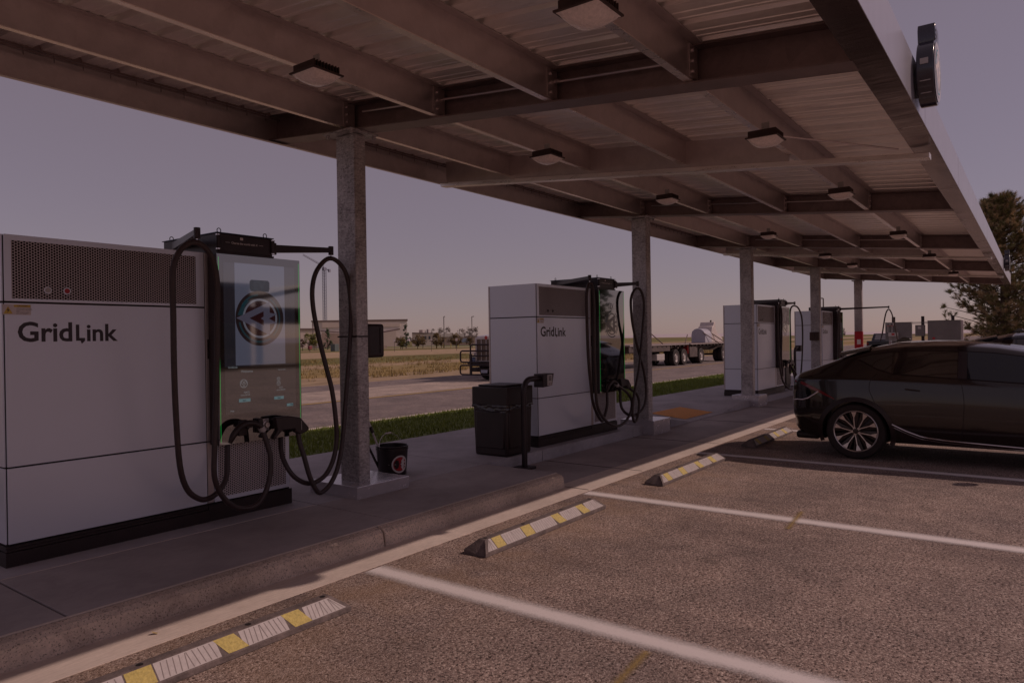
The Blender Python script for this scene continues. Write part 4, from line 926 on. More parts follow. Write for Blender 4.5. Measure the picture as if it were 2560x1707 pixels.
    g.grid(sp, 16, 5); g.grid(lambda u, w: (sp(u, w)[0], sp(u, w)[1]-.02*(1-w), sp(u, w)[2]-.028+.0*w), 16, 5)
    top = [sp(i/16, 0) for i in range(17)]; g.add(top+[(p[0], p[1]-.02, p[2]-.028) for p in top], [(i, i+1, 18+i, 17+i) for i in range(16)])
    for u in (0, 1):
        e = [sp(u, j/5) for j in range(6)]; g.add(e+[(p[0], p[1]-.02*(1-j/5), p[2]-.028) for j, p in enumerate(e)], [(j, j+1, 7+j, 6+j) for j in range(5)])
    g.done('spoiler', paint, t, fix=False)
    g = MB(); g.box(-.70,.70,2.35,2.655,.20,.30); g.done('rear_valance', M_DARK, t, bevel=.04, seg=3)
    g = MB(); g.prism([(1.58,1.478),(1.52,1.50),(1.44,1.548),(1.40,1.552),(1.36,1.54),(1.33,1.50)], 'x', -.022, .022); g.done('antenna', paint, t, bevel=.012)
    g = MB(); g.grid(lambda u, w: ((-.56+1.12*u)*(1-.06*w), 2.42-.34*w, interp(2.42-.34*w, ysn, [s[1] for s in st])+.004-.03*abs(2*u-1)**2.2), 12, 6); g.done('rear_window', M_TINT, t, fix=False)
    g = MB()
    def ws(u, w):
        y = -.80+1.05*w; zc = interp(y, ysn, [s[1] for s in st]); zr = interp(y, ysn, [s[3] for s in st]); wr = interp(y, ysn, [s[2] for s in st])-.05
        x = (-1+2*u)*wr; return (x, y, zr+.012+(zc-zr)*(1-abs(2*u-1)**2.2)+.002)
    g.grid(ws, 14, 10); g.done('windscreen', glassF, t, fix=False)
    # wheels
    for wy in (1.87, -1.03):
        for sgn in (-1, 1):
            xo = .905*sgn
            def X(d): return xo-sgn*d
            w = MB(); prof = [(.262,X(.012)),(.285,X(.0)),(.335,X(.006)),(.352,X(.028)),(.358,X(.06)),(.358,X(.17)),(.350,X(.20)),(.30,X(.22)),(.25,X(.22))]
            w.lathe([(r, d) for r, d in prof], (0,wy,.36), 'x', 48); ty = w.done('wheel', M_TYRE, t, fix=True)
            rm = MB(); rm.lathe([(.262,X(.014)),(.25,X(.02)),(.24,X(.07)),(.235,X(.20)),(.05,X(.16)),(.001,X(.16))], (0,wy,.36), 'x', 40); rm.done('rim', M_RIMD, ty)
            rb = MB(); rb.lathe([(.264,X(.010)),(.258,X(.006)),(.250,X(.012))], (0,wy,.36), 'x', 48); rb.done('rim_lip', M_RIMB, ty)
            def Q(r, a, d): return (X(d), wy+r*math.cos(a), .36+r*math.sin(a))
            for k in range(5):
                a0 = math.pi/2+k*2*math.pi/5+R(12)
                dk = MB(); br = MB()
                for sg in (-1, 1):
                    # bright blade: from the hub out, widening to the rim
                    br.add([Q(.172,a0+sg*R(17),.020),Q(.248,a0+sg*R(9),.012),Q(.248,a0+sg*R(23),.012),Q(.178,a0+sg*R(20.5),.0195)], [(0,1,2,3)]); br.add([Q(.055,a0+sg*R(22),.028),Q(.174,a0+sg*R(17),.020),Q(.178,a0+sg*R(20.5),.0195),Q(.060,a0+sg*R(33),.028)], [(0,1,2,3)])
                    br.add([Q(.03,a0+sg*R(4),.027),Q(.06,a0+sg*R(22),.0275),Q(.06,a0+sg*R(33),.0275),Q(.03,a0+sg*R(36),.027)], [(0,1,2,3)])
                    dk.add([Q(.03,a0+sg*R(6),.045),Q(.25,a0+sg*R(3),.035),Q(.25,a0+sg*R(14),.03),Q(.07,a0+sg*R(18),.04)], [(0,1,2,3)])
                    dk.add([Q(.04,a0+sg*R(20),.036),Q(.25,a0+sg*R(26),.03),Q(.25,a0+sg*R(31),.03),Q(.05,a0+sg*R(36),.04)], [(0,1,2,3)])
                dk.done('spoke_inlay', M_RIMD, ty, smooth=False, fix=False); br.done('spoke', M_RIMB, ty, smooth=False, fix=False)
            hc = MB(); hc.lathe([(.036,X(.04)),(.034,X(.026)),(.001,X(.024))], (0,wy,.36), 'x', 20)
            for k in range(5):
                a = k*2*math.pi/5+.3; p = Q(.055,a,.03); hc.cyl((X(.05),p[1],p[2]),(X(.026),p[1],p[2]),.010,8)
            hc.done('hub_cap', M_RIMD, ty)
    return t
car = build_car(M_CARP, 'dark brown-black hatchback crossover backed towards the chargers', M_FGLASS); car.location = (10.80, 0, 0)
car2 = copy_tree(car, label='dark blue car whose roof shows behind the nearer dark crossover'); car2.location = (16.95, -1.15, 0); car2.scale = (1, 1, 1.07)
for ch in car2.children:
    if ch.type == 'MESH' and ch.data.materials and ch.data.materials[0] == M_CARP:
        ch.data = ch.data.copy(); ch.data.materials[0] = M_CARB
car.name = 'crossover_car'; car2.name = 'estate_car'
for c_ in (car, car2): c_['group'] = 'dark cars parked in the stalls'

# ---------------------------------------------------------------- electrical gear behind the stalls
t = thing('switchgear_rack', 'grey electrical cabinets on dark posts behind the dark car', 'electrical rack', (34, 0, 0))
for y0, y1 in ((4.87,4.99),(3.78,3.89),(2.70,2.81)): MB().box(.32,.44,y0,y1,-.1,2.31).done('post', M_DARK, t, bevel=.004, smooth=False)
MB().box(.02,.30,4.22,5.20,1.30,2.06).box(.0,.32,4.20,5.22,2.063,2.075).done('left_cabinet', M_GREY, t, bevel=.008, smooth=False)
for i in range(2):
    y = 4.89+i*.14
    b = MB().box(-.10,.018,y-.02,y+.10,1.93,2.05).done('disconnect_switch', M_LGREY, t, bevel=.004, smooth=False)
    MB().cyl((-.13,y+.04,1.99),(-.10,y+.04,1.99),.03,12).done('switch_knob', M_GAP, b)
    MB().box(-.104,-.101,y-.01,y+.09,1.915,1.935).done('switch_label', M_REDP, b, smooth=False)
    MB().cyl((-.05,y+.02,1.655),(-.05,y+.02,1.93),.014,8).done('conduit', M_LGREY, t); MB().cyl((-.05,y+.07,1.655),(-.05,y+.07,1.93),.014,8).done('conduit', M_LGREY, t)
b = MB().box(-.12,.018,4.70,5.07,1.48,1.65).done('junction_box', M_LGREY, t, bevel=.004, smooth=False); MB().box(-.124,-.121,4.83,4.94,1.53,1.61).done('warning_label', M_REDP, b, smooth=False)
for k in range(8): MB().cyl((-.05,4.71+k*.047,.2),(-.05,4.71+k*.047,1.478),.013,8).done('conduit', M_LGREY, t)
b = MB().box(-.05,.25,3.73,4.07,1.48,1.94).done('meter_box', M_GREY, t, bevel=.006, smooth=False); MB().box(-.0535,-.0505,3.85,3.97,1.77,1.88).done('box_label', M_LGREY, b, smooth=False)
for z in (2.0, 2.045, 1.51): MB().box(.31,.33,2.6,5.15,z,z+.022).done('strut_rail', M_GREY, t, smooth=False)
b = MB().box(-.02,.30,2.46,3.62,1.0,2.10).box(-.04,.32,2.44,3.64,2.103,2.115).done('right_cabinet', M_GREY, t, bevel=.008, smooth=False); MB().box(-.0235,-.0205,3.36,3.45,1.34,1.42).done('warning_label', M_REDP, b, smooth=False)
MB().box(.05,.12,2.37,2.45,-.1,2.10).done('white_post', M_LABEL, t, bevel=.004, smooth=False)

# far pickup
t = thing('pickup_truck', 'dark pickup truck parked far off beside the red cabinet', 'pickup truck', (67, 10.75, -.1))
mb = MB(); mb.box(0,5.4,-.95,.95,.55,1.10).done('body', mat('pickup_blue', (.02,.022,.035), .3, .2, coat=.5), t, bevel=.08, seg=3)
mb = MB(); mb.add([(1.6,-.85,1.1),(3.9,-.85,1.1),(3.9,.85,1.1),(1.6,.85,1.1),(1.9,-.7,1.72),(3.3,-.7,1.72),(3.3,.7,1.72),(1.9,.7,1.72)], [(0,3,2,1),(4,5,6,7),(0,1,5,4),(1,2,6,5),(2,3,7,6),(3,0,4,7)]); mb.done('cab', MATS['pickup_blue'], t, bevel=.05)
MB().add([(1.63,-.6,1.18),(1.63,.6,1.18),(1.84,.52,1.62),(1.84,-.52,1.62)], [(0,1,2,3)]).done('rear_window', mat('pale_glass', (.3,.27,.27), .1), t, smooth=False)
MB().box(-.03,-.005,-.8,.8,.6,1.05).done('tailgate', MATS['pickup_blue'], t, bevel=.01)
for y in (-1.08, .97): MB().box(3.4,3.55,y,y+.12,1.15,1.35).done('side_mirror', M_DARK, t, bevel=.02)
for y in (-.93,.78): MB().box(-.035,-.004,y,y+.15,.75,.98).done('tail_light', M_RED, t, smooth=False)
for x in (1.0, 4.3):
    for y in (-.95, .70): MB().cyl((x,y,.38),(x,y+.25,.38),.38,20).done('wheel', M_TYRE, t)

# ---------------------------------------------------------------- truck with flatbeds on the road
RZ = -.12
def road_wheel(parent, x, y, r=.49, w=.28, side=-1, rim=M_LGREY, name='wheel'):
    yo = y; yi = y-side*w
    a = MB(); a.lathe([(.28,yo-side*.0),(.30,yo),(r-.03,yo),(r,yo-side*.03),(r,yi+side*.03),(r-.03,yi),(.1,yi)], (x,0,RZ+r), 'y', 32); o = a.done(name, M_TYRE, parent, fix=True)
    a = MB(); a.lathe([(.285,yo-side*.004),(.27,yo-side*.03),(.22,yo-side*.07),(.13,yo-side*.06),(.12,yo+side*.01),(.001,yo+side*.01)], (x,0,RZ+r), 'y', 28); a.done('rim', rim, o, fix=True)
    return o
t = thing('semi_truck', 'white-nosed semi truck with a black grille guard half hidden by a charging cabinet', 'semi truck')
M_TRUCK = mat('truck_white', (.55,.50,.52), .3, .1, .06, coat=.5); M_TRB = mat('truck_blue', (.10,.13,.24), .3, .2, coat=.5); M_FIELDC = mat('grille_mesh', (.16,.12,.10), .5, .5, .3, 40)
mb = MB(); mb.prism([(23.36,.62),(23.36,1.66),(23.45,1.76),(25.6,1.95),(25.6,.62)], 'y', 17.86, 19.14); mb.done('hood', M_TRUCK, t, bevel=.07, seg=3)
MB().box(25.6,28.9,17.25,19.65,.55,2.85).box(26.4,28.9,17.35,19.55,2.85,3.25).done('cab', M_TRUCK, t, bevel=.08, seg=3)
MB().box(25.57,25.6,17.45,19.45,1.98,2.68).done('windscreen', M_TINT, t, smooth=False)
g = MB().box(23.325,23.358,18.03,19.02,.73,1.6).done('grille', M_FIELDC, t, smooth=False)
for y in (18.27, 18.52, 18.78): MB().box(23.30,23.3245,y-.015,y+.015,.70,1.62).done('grille_bar', M_TRUCK, g, smooth=False)
mb = MB(); mb.box(23.29,23.357,17.95,18.025,.66,1.68).box(23.29,23.357,19.025,19.10,.66,1.68).box(23.29,23.357,18.03,19.02,1.605,1.72).done('grille_shell', M_TRUCK, t, bevel=.02)
MB().lathe([(.001,23.283),(.075,23.283),(.08,23.289)], (0,18.51,1.68), 'x', 20).done('hood_badge', M_REDP, t)
for s in (-1, 1):
    c = 18.5
    MB().box(23.5,24.9,c+s*.66-.02 if s > 0 else c-1.12,c+1.12 if s > 0 else c-.64,.50,.86).done('fender', M_TRB, t, bevel=.10, seg=3)
    MB().box(23.42,23.6,c+s*.90-.14,c+s*.90+.14,.88,1.07).done('headlight', M_CHROME, t, bevel=.03)
    a = MB().box(26.0,26.15,c+s*1.38-.07,c+s*1.38+.07,1.83,2.32).done('side_mirror', M_CHROME, t, bevel=.02)
    MB().tube([(26.1,c+s*1.2,2.4),(26.05,c+s*1.40,2.38),(26.05,c+s*1.40,1.75),(26.1,c+s*1.2,1.72)], .014, 6).done('mirror_arm', M_BLACK, t)
mb = MB(); X = 23.12
def hoop(y0, y1, z0, z1, r=.035, rr=.10):
    P = [(X,y0,z0+rr),(X,y0,z1-rr),(X,y0+(rr*.3 if y1 > y0 else -rr*.3),z1-rr*.3),(X,y0+(rr if y1 > y0 else -rr),z1),(X,y1,z1)]
    Q = [(X,y0,z0+rr),(X,y0+(rr*.3 if y1 > y0 else -rr*.3),z0+rr*.3),(X,y0+(rr if y1 > y0 else -rr),z0),(X,y1,z0)]
    return P, Q
for y0, y1, z0, z1 in ((19.78,18.5,.65,1.13), (17.22,18.5,.65,1.13), (19.80,18.5,.13,.52), (17.20,18.5,.13,.52), (19.22,18.5,.65,1.39), (17.78,18.5,.65,1.39)):
    for q in hoop(y0, y1, z0, z1): mb.tube(q, .034, 8)
mb.tube([(X,19.22,.92),(X,17.78,.92)], .03, 8)
mb.box(X-.03,X+.03,19.16,19.26,.12,1.0).box(X-.03,X+.03,17.74,17.84,.12,1.0).box(X,X+.2,17.6,19.4,.57,.66)
mb.done('grille_guard', M_BLACK, t)
MB().box(X+.01,X+.03,18.34,18.68,.21,.34).done('number_plate', mat('plate', (.30,.32,.42), .4), t, smooth=False)
MB().box(23.4,24.2,17.6,19.4,.24,.42).done('bumper_beam', M_BLACK, t, bevel=.03)
MB().cyl((24.0,18.75,.4),(24.2,18.95,.1),.09,8).cyl((23.6,18.95,.45),(24.0,18.9,.15),.05,8).done('hoses', M_DARK, t)
MB().tube([(25.8,17.6,1.9),(25.85,17.5,3.3)], .012, 6).done('aerial', M_BLACK, t)
for y, s in ((17.3,-1), (19.32,1)): road_wheel(t, 24.3, y, .51, .3, s)
for x in (30.0, 31.4):
    for y, s in ((17.25,-1), (19.75,1)): road_wheel(t, x, y, .49, .5, s)
MB().box(25.7,33.5,17.9,19.1,.55,.85).done('chassis', M_DARK, t, smooth=False)
M_DKBED = mat('bed_dark', (.10,.075,.07), .6, .2, .3, 3)
def flatbed(x0, x1, wheels, label, rub):
    t = thing('flatbed_trailer', label, 'trailer', group='flatbed trailers on the road')
    MB().box(x0,x1,17.22,19.75,1.10,1.17).done('deck', mat('deck_edge', (.24,.17,.16), .6, .2, .4, 5), t, bevel=.01, smooth=False)
    MB().box(x0,x1,17.215,17.219,1.12,1.15).done('edge_stripe', M_LGREY, t, smooth=False)
    MB().box(x0,x1,17.9,18.1,.70,1.095).box(x0,x1,18.9,19.1,.70,1.095).done('frame_beam', M_DKBED, t, smooth=False)
    if rub: MB().box(x0,rub,17.26,17.30,.78,1.095).done('side_skirt', M_DKBED, t, smooth=False)
    k = x0+.4
    while k < x1-.2: MB().box(k-.07,k+.07,17.24,17.34,1.0,1.095).done('ratchet', M_DARK, t, smooth=False); k += .62
    for x in wheels:
        road_wheel(t, x, 17.27, .49, .30, -1); road_wheel(t, x, 17.62, .49, .28, -1); road_wheel(t, x, 19.70, .49, .6, 1)
        MB().cyl((x,17.6,RZ+.49),(x,19.4,RZ+.49),.07,10).done('axle', M_DARK, t)
    return t
f1 = flatbed(33.8, 41.75, (39.95, 41.15), 'long flatbed trailer with two rear axles between the second and third posts', 39.0)
mb = MB(); mb.grid(lambda u, w: (39.2+2.6*u, 17.26+.5*w, .93+.08*min(1, math.sin(u*math.pi)*2.2)), 16, 2); mb.done('mudguard', M_DKBED, f1, fix=False)
MB().box(37.3,38.35,17.3,17.7,.25,.62).done('tool_box', M_LGREY, f1, bevel=.03)
MB().box(41.76,41.80,17.3,17.6,.55,1.05).done('marker', M_REDP, f1, smooth=False)
f2 = flatbed(42.0, 49.6, (43.9, 47.95), 'second shorter flatbed trailer carrying the white round-topped load', None)
MB().box(42.05,43.3,17.3,18.0,.32,.95).done('tool_box', M_DKBED, f2, bevel=.02)
mb = MB(); mb.grid(lambda u, w: (43.1+6.2*u, 17.25+.5*w, 1.0-.26*math.exp(-((u-.42)/.16)**2)-.05), 20, 2); mb.done('curved_rail', M_DKBED, f2, fix=False)
M_LOAD = mat('load_white', (.40,.38,.44), .45, 0, .06); M_LOAD2 = mat('load_cream', (.56,.48,.46), .5, 0, .1)
prof = [(17.56,1.175),(17.56,1.72),(17.66,1.93),(17.85,2.08),(18.1,2.13),(18.3,2.08),(18.47,1.93),(18.52,1.72),(18.52,1.175)]
tag(MB().prism(prof, 'x', 45.3, 46.5).done('domed_load', M_LOAD, bevel=.03), 'pale round-topped load standing on the second trailer', 'load')
t = thing('wrapped_load', 'cream wrapped load strapped down behind the round-topped load', 'load')
MB().prism([(46.55,1.175),(46.55,1.9),(46.75,2.25),(46.95,2.3),(47.1,2.55),(47.3,2.58),(47.35,2.1),(47.9,1.7),(48.6,1.5),(48.8,1.175)], 'y', 17.6, 18.6).done('wrapping', M_LOAD2, t, bevel=.04)
MB().cyl((47.15,17.9,2.5),(47.15,17.9,2.68),.03,6).cyl((47.3,17.9,2.5),(47.3,17.9,2.70),.03,6).done('fitting', M_DARK, t)
t2_ = thing('wrapped_load', 'cream load on the front trailer, mostly hidden by the second post', 'load')
MB().prism([(35.8,1.175),(35.8,2.0),(36.3,2.1),(36.6,1.9),(36.6,1.175)], 'y', 17.35, 17.95).done('wrapping', M_LOAD2, t2_, bevel=.04)
for q, lb in (([(36.82,17.7,2.02),(37.9,17.2,1.2)], 'first slanting cargo strap just right of the second post'), ([(45.02,17.6,1.85),(46.8,17.2,1.15)], 'slanting cargo strap right of the round-topped load'), ([(46.33,17.7,1.92),(48.1,17.2,1.15)], 'last slanting cargo strap, beside the third cabinet'), ([(42.2,17.5,1.72),(41.1,17.2,1.19)], 'cargo strap left of the round-topped load')):
    tag(MB().tube(q, .03, 6).done('cargo_strap', mat('strap_brown', (.13,.085,.07), .7)), lb, 'strap', 'cargo straps on the trailers')
t = thing('work_van', 'small blue vehicle roof showing above the front flatbed', 'van', (38.3, 22.5, RZ))
MB().box(-.9,3.2,-.9,.9,.4,1.25).done('body', M_LOAD, t, bevel=.08)
MB().box(-.5,.9,-.8,.8,1.25,1.80).done('cab', mat('van_blue', (.08,.09,.15), .3), t, bevel=.1)
for x in (0, 2.4):
    for y in (-.93, .75): MB().cyl((x,y,.33),(x,y+.18,.33),.33,16).done('wheel', M_TYRE, t)

# ---------------------------------------------------------------- vegetation
def tree(name, label, x, y, h, w, kind, group=None, base=-.14, seed=1):
    r = random.Random(seed); t = thing(name, label, 'tree', (x, y, base), 0, group)
    mb = MB(); tr = .018*h+.03
    ch0 = h*(.30 if kind == 'round' else .10 if kind == 'cone' else .22)
    mb.tube([(0,0,0),(.02*w,0,ch0),(0,.02*w,h*.72)], [tr,tr*.8,tr*.25], 7)
    for k in range(6):
        a = r.random()*6.28; z0 = ch0*(.9+.6*r.random()); mb.tube([(0,0,z0),(math.cos(a)*w*.22,math.sin(a)*w*.22,z0+h*.16),(math.cos(a)*w*.36,math.sin(a)*w*.36,z0+h*.3)], [tr*.5,tr*.3,tr*.12], 5)
    mb.done('trunk', mat('bark', (.10,.07,.055), .9, 0, .3, 8), t)
    V = []; F = []
    n = 420 if kind != 'sparse' else 260
    cl = []
    for k in range(26):
        z = r.random()
        if kind == 'cone': rad = w*.5*(1-z)**.8+.03; zz = ch0+z*(h-ch0)
        else: rad = w*.46*math.sqrt(max(.05, 1-(2*z-1)**2)); zz = ch0+z*(h-ch0)*.95+h*.02
        a = r.random()*6.283; q = r.random()**.5; cl.append((math.cos(a)*rad*q, math.sin(a)*rad*q, zz, (.16 if kind != 'cone' else .12)*w*(.7+.7*r.random())))
    for i in range(n*2):
        cx, cy, cz, cr = r.choice(cl); d = Vector((r.gauss(0,1), r.gauss(0,1), r.gauss(0,.8))); d = d.normalized()*cr*(.4+.7*r.random())
        p = Vector((cx,cy,cz))+d; s = (.035+.05*r.random())*w*.8+.02; u = Vector((r.gauss(0,1),r.gauss(0,1),r.gauss(0,1))).normalized(); v_ = u.orthogonal().normalized()
        k = len(V); V += [tuple(p-u*s), tuple(p+v_*s*.7), tuple(p+u*s), tuple(p-v_*s*.6)]; F.append((k,k+1,k+2,k+3))
    col = {'or': (.145,.095,.03), 'y': (.17,.17,.035), 'con': (.055,.085,.035), 'f': (.17,.135,.115), 'red': (.15,.06,.04)}
    mb = MB(); mb.v = V; mb.f = F; mb.m = [0]*len(F)
    m_ = mat('leaves_'+name, col['or'] if name == 'autumn_tree' else col['y'] if name == 'yellow_tree' else col['con'] if name == 'conifer' else col['red'] if name == 'red_shrub' else col['f'], .8, 0, .4, 1.2)
    mb.done('crown', m_, t, smooth=False, fix=False); return t
TR = [('yellow_tree', 91.7, 118.7, 3.4, 2.6, 'round', 'larger yellow-green tree just right of the nearest screen'), ('yellow_tree', 92.6, 118.0, 3.5, 2.0, 'round', 'narrow yellow-green tree behind the hanging cable'),
      ('conifer', 100.9, 124.2, 4.6, 2.4, 'cone', 'dark pointed conifer left of the nearest post'), ('red_shrub', 90.7, 119.5, 2.4, 1.1, 'round', 'reddish shrub at the left end of the far trees'),
      ('yellow_tree', 105.8, 106.3, 2.1, 1.3, 'round', 'small yellowish tree right of the towel dispenser'), ('conifer', 117.0, 116.4, 5.4, 2.6, 'cone', 'tall dark conifer beside the right end of the big far building'),
      ('autumn_tree', 105.6, 106.6, 2.6, 2.4, 'round', 'brownish round tree below the tall conifer'), ('autumn_tree', 108.0, 104.1, 2.7, 2.7, 'round', 'brownish lawn tree with a forked trunk'),
      ('autumn_tree', 116.0, 110.2, 2.5, 1.9, 'round', 'brownish tree behind the fork-trunked one'), ('autumn_tree', 110.7, 101.2, 3.1, 2.6, 'round', 'widest brownish tree beside the first tall light pole'),
      ('autumn_tree', 122.5, 110.5, 2.4, 2.0, 'round', 'smaller brownish tree behind the first tall light pole'), ('autumn_tree', 113.4, 98.2, 2.7, 2.9, 'round', 'brownish tree behind the rightmost street sign'),
      ('autumn_tree', 126.8, 105.6, 2.2, 1.9, 'round', 'small dark tree left of the truck nose')]
for i, (n, x, y, h, w, k, lb) in enumerate(TR): tree(n, lb, x, y, h, w*1.05, k, 'trees across the field', seed=i+3)
for i, (x, y, h, w, lb) in enumerate([(293.9,271.3,8.2,2.6,'faint tiny tree, leftmost on the skyline'),(296.9,268.1,8.6,3.4,'faint skyline tree just left of the first tall light pole'),(299.6,265,8.6,3.8,'faint skyline tree just right of the first tall light pole'),(304.3,259.6,7.8,3.6,'faint skyline tree midway between the two light poles'),(253.2,211.6,7.5,3.2,'faint bare tree left of the second light pole'),(255,209.5,7.5,3.6,'faint bare tree right of the second light pole')]):
    tree('distant_tree', lb, x, y, h*1.0, w*1.6, 'sparse', 'faint trees on the skyline', seed=40+i)
tree('distant_shrub', 'grey-brown round bush in the field left of the red cabinet', 195.4, 41.9, 3.2, 5.6, 'round', seed=71)

# large pine at the right
def pine():
    r = random.Random(11); t = thing('pine_tree', 'big pine with long needle tufts at the right behind the canopy', 'tree', (44, 1.25, -.1))
    M_N = mat('pine_needles', (.19,.165,.055), .6, 0, .5, 1.6); M_N2 = mat('pine_needles_dry_lit', (.42,.30,.16), .7, 0, .4, 2); M_BK = mat('pine_bark', (.10,.065,.05), .9, 0, .4, 6)  # second needle tone: dry colour that also paints in the brown-yellow highlights
    H = 8.5; tk = MB(); tk.tube([(0,0,0),(.05,0,2),(.0,.05,5),(.05,.1,7.4),(-.02,.3,8.3)], [.26,.22,.14,.07,.02], 10)
    def tuft(mb, p, d, n, L):
        for i in range(n):
            q = (d*1.1+Vector((r.gauss(0,1), r.gauss(0,1), r.gauss(0,.8)))*.62).normalized(); l = L*(.6+.5*r.random()); s = q.orthogonal().normalized()*.0105
            o = p-d*r.random()*L*.7
            mb.add([o-s, o+s, o+q*l], [(0,1,2)])
    A, Bm = MB(), MB(); br = MB()
    for k in range(290):
        z = .7+(H-.9)*(k/290)**.98; a = r.random()*6.283
        if z < 8: wmax = interp(z, [.8,2,3.2,4.5,5.8,7,7.8,8.4], [2.2,2.55,2.6,2.35,1.85,1.3,.75,.3])
        else: wmax = .35
        L = wmax*(.65+.45*r.random()); d0 = Vector((math.cos(a), math.sin(a), .12+.25*(z/H))); P = [Vector((0,.02*z,z))]
        for j in range(5):
            d0 = (d0+Vector((r.gauss(0,.16), r.gauss(0,.16), .08+r.gauss(0,.1)))).normalized(); P.append(P[-1]+d0*L/5)
        br.tube(P, [.035-.006*j for j in range(6)], 5, cap=False)
        for j in range(2, 6):
            for s in range(3 if j < 5 else 2):
                dd = (d0+Vector((r.gauss(0,.7), r.gauss(0,.7), r.gauss(.2,.5)))).normalized(); tw = .18+.28*r.random(); e = P[j]+dd*tw
                br.tube([P[j], P[j]+dd*tw*.5, e], [.012,.009,.006], 4, cap=False)
                tuft(A if r.random() < .55 else Bm, e, dd, 46, .25)
    for yy, zz in ((.88,8.1), (.82,8.5), (.6,8.0), (2.5,3.9), (2.75,3.1), (2.55,2.7), (-.5,7.0), (-.8,6.3)):
        br.tube([(0,.1,zz-.9),(0,yy*.6,zz-.35),(0,yy,zz)], [.03,.02,.01], 5)
        for q in range(5): tuft(A, Vector((r.gauss(0,.1),yy+r.gauss(0,.08),zz+r.gauss(0,.08))), Vector((r.gauss(0,.4),r.gauss(0,.5),.7)).normalized(), 34, .24)
    tk.done('trunk', M_BK, t); br.done('branches', M_BK, t, fix=False)
    A.done('crown', M_N, t, smooth=False, fix=False); Bm.done('dry_lit_needles', M_N2, t, smooth=False, fix=False)
pine()

# ---------------------------------------------------------------- far side: buildings, crane, poles, signs
M_BW = mat('stucco', (.70,.57,.51), .8, 0, .04, .3); M_BW2 = mat('stucco_light', (.80,.69,.65), .8, 0, .04, .3); M_BRF = mat('roof_brown', (.22,.15,.14), .7); M_BRD = mat('brick_brown', (.46,.33,.28), .8, 0, .1, .6)
M_WIN = mat('window_far', (.08,.08,.11), .2)
def along(p0, p1, depth, z0, z1, mb, z1b=None, off=0):
    a, b = Vector((*p0, 0)), Vector((*p1, 0)); n = Vector((a.x+b.x, a.y+b.y, 0)).normalized(); a += n*off; b += n*off; z1b = z1 if z1b is None else z1b
    q = [a, b, b+n*depth, a+n*depth]; zz = [z1, z1b, z1b, z1]
    mb.add([(p.x,p.y,z0) for p in q]+[(p.x,p.y,z) for p, z in zip(q, zz)], [(0,3,2,1),(4,5,6,7),(0,1,5,4),(1,2,6,5),(2,3,7,6),(3,0,4,7)]); return mb
t = thing('gymnasium', 'big tan flat-roofed building with white gable bands beyond the field', 'building')
along((135.2,173.5), (156.2,154.9), 30, -.2, 7.6, MB(), 7.8).done('wall', M_BW2, t, smooth=False)
along((135.0,173.6), (156.4,154.8), 30.4, 7.6, 8.0, MB(), 8.2, -.2).done('roof_edge', M_BRF, t, smooth=False)
along((137.4,171.6), (154.7,156.4), .2, 5.9, 7.4, MB(), 6.9, -.25).done('upper_band', M_BW, t, smooth=False)
mb = MB(); mb.add([(136.9,171.7,5.0),(144.5,165.1,4.2),(144.5,165.1,3.9),(136.9,171.7,4.7)], [(0,1,2,3)]); mb.add([(150.9-.6,160.1-.6,4.5),(154.7-.6,156.4-.6,5.4),(154.7-.6,156.4-.6,5.0),(150.9-.6,160.1-.6,4.1)], [(0,1,2,3)]); mb.done('gable_roof', M_BRF, t, smooth=False, fix=False)
along((137.2,171.5), (145,164.7), .3, -.2, 4.4, MB(), 3.6, -.6).done('brick_wall', M_BRD, t, smooth=False)
along((148.5,161.5), (153.5,157), .3, -.2, 3.6, MB(), 4.6, -.6).done('porch_wall', M_BW, t, smooth=False)
t = thing('tan_hall', 'low tan building at the left end, beside the screen edge', 'building')
along((122,183), (136,172.6), 20, -.2, 5.2, MB(), 5.2).done('wall', M_BW, t, smooth=False); along((122,183), (136.2,172.4), 20.4, 5.2, 5.8, MB(), 5.7, -.2).done('roof_edge', M_BRF, t, smooth=False)
t = thing('school_wing', 'long low tan building with rooftop units right of the big building', 'building')
along((157,153.6), (163.3,147.3), 14, -.2, 3.7, MB(), 3.4).done('wall', M_BW, t, smooth=False); along((157,153.6), (163.4,147.2), 14.2, 3.7, 4.1, MB(), 3.8, -.2).done('roof_edge', M_BRF, t, smooth=False)
for k in range(3):
    a = .28+k*.14; x, y = 157+(163.3-157)*a, 153.6+(147.3-153.6)*a
    along((x,y), (x+.42,y-.42), .1, 1.9, 2.9, MB(), 2.9, -.15).done('window', M_WIN, t, smooth=False)
mb = MB(); mb.box(161,162.5,153,154.5,4.0,4.9).box(162.8,163.6,152.2,153,4.0,5.1).done('rooftop_unit', M_LGREY, t, smooth=False)
t = thing('low_wing', 'low pale-roofed wing with blue glass doors behind the lawn trees', 'building')
along((163.4,147.2), (171,139), 12, -.2, 2.6, MB(), 2.4).done('wall', M_BRD, t, smooth=False); along((163.4,147.2), (168,142.2), 12.2, 2.6, 3.6, MB(), 3.5, -.1).done('pale_roof', M_BW2, t, smooth=False)
along((168,142.2), (171,139), 12.2, 2.5, 2.75, MB(), 2.7, -.1).done('roof_edge', M_BRF, t, smooth=False); along((167.4,142.8), (169,141), .1, .9, 2.1, MB(), 2.1, -.15).done('glass_door', mat('blue_glass', (.32,.36,.50), .2), t, smooth=False)
sheet('path', MB().poly([(60,196,-.125),(133,124,-.125),(160,98,-.125),(163,100,-.125),(140,124,-.125),(62,203,-.125)]), M_GUT)
sheet('campus_lawn', MB().poly([(140,124,-.128),(163,99,-.128),(200,125,-.128),(166,160,-.128)]), M_GRASS)
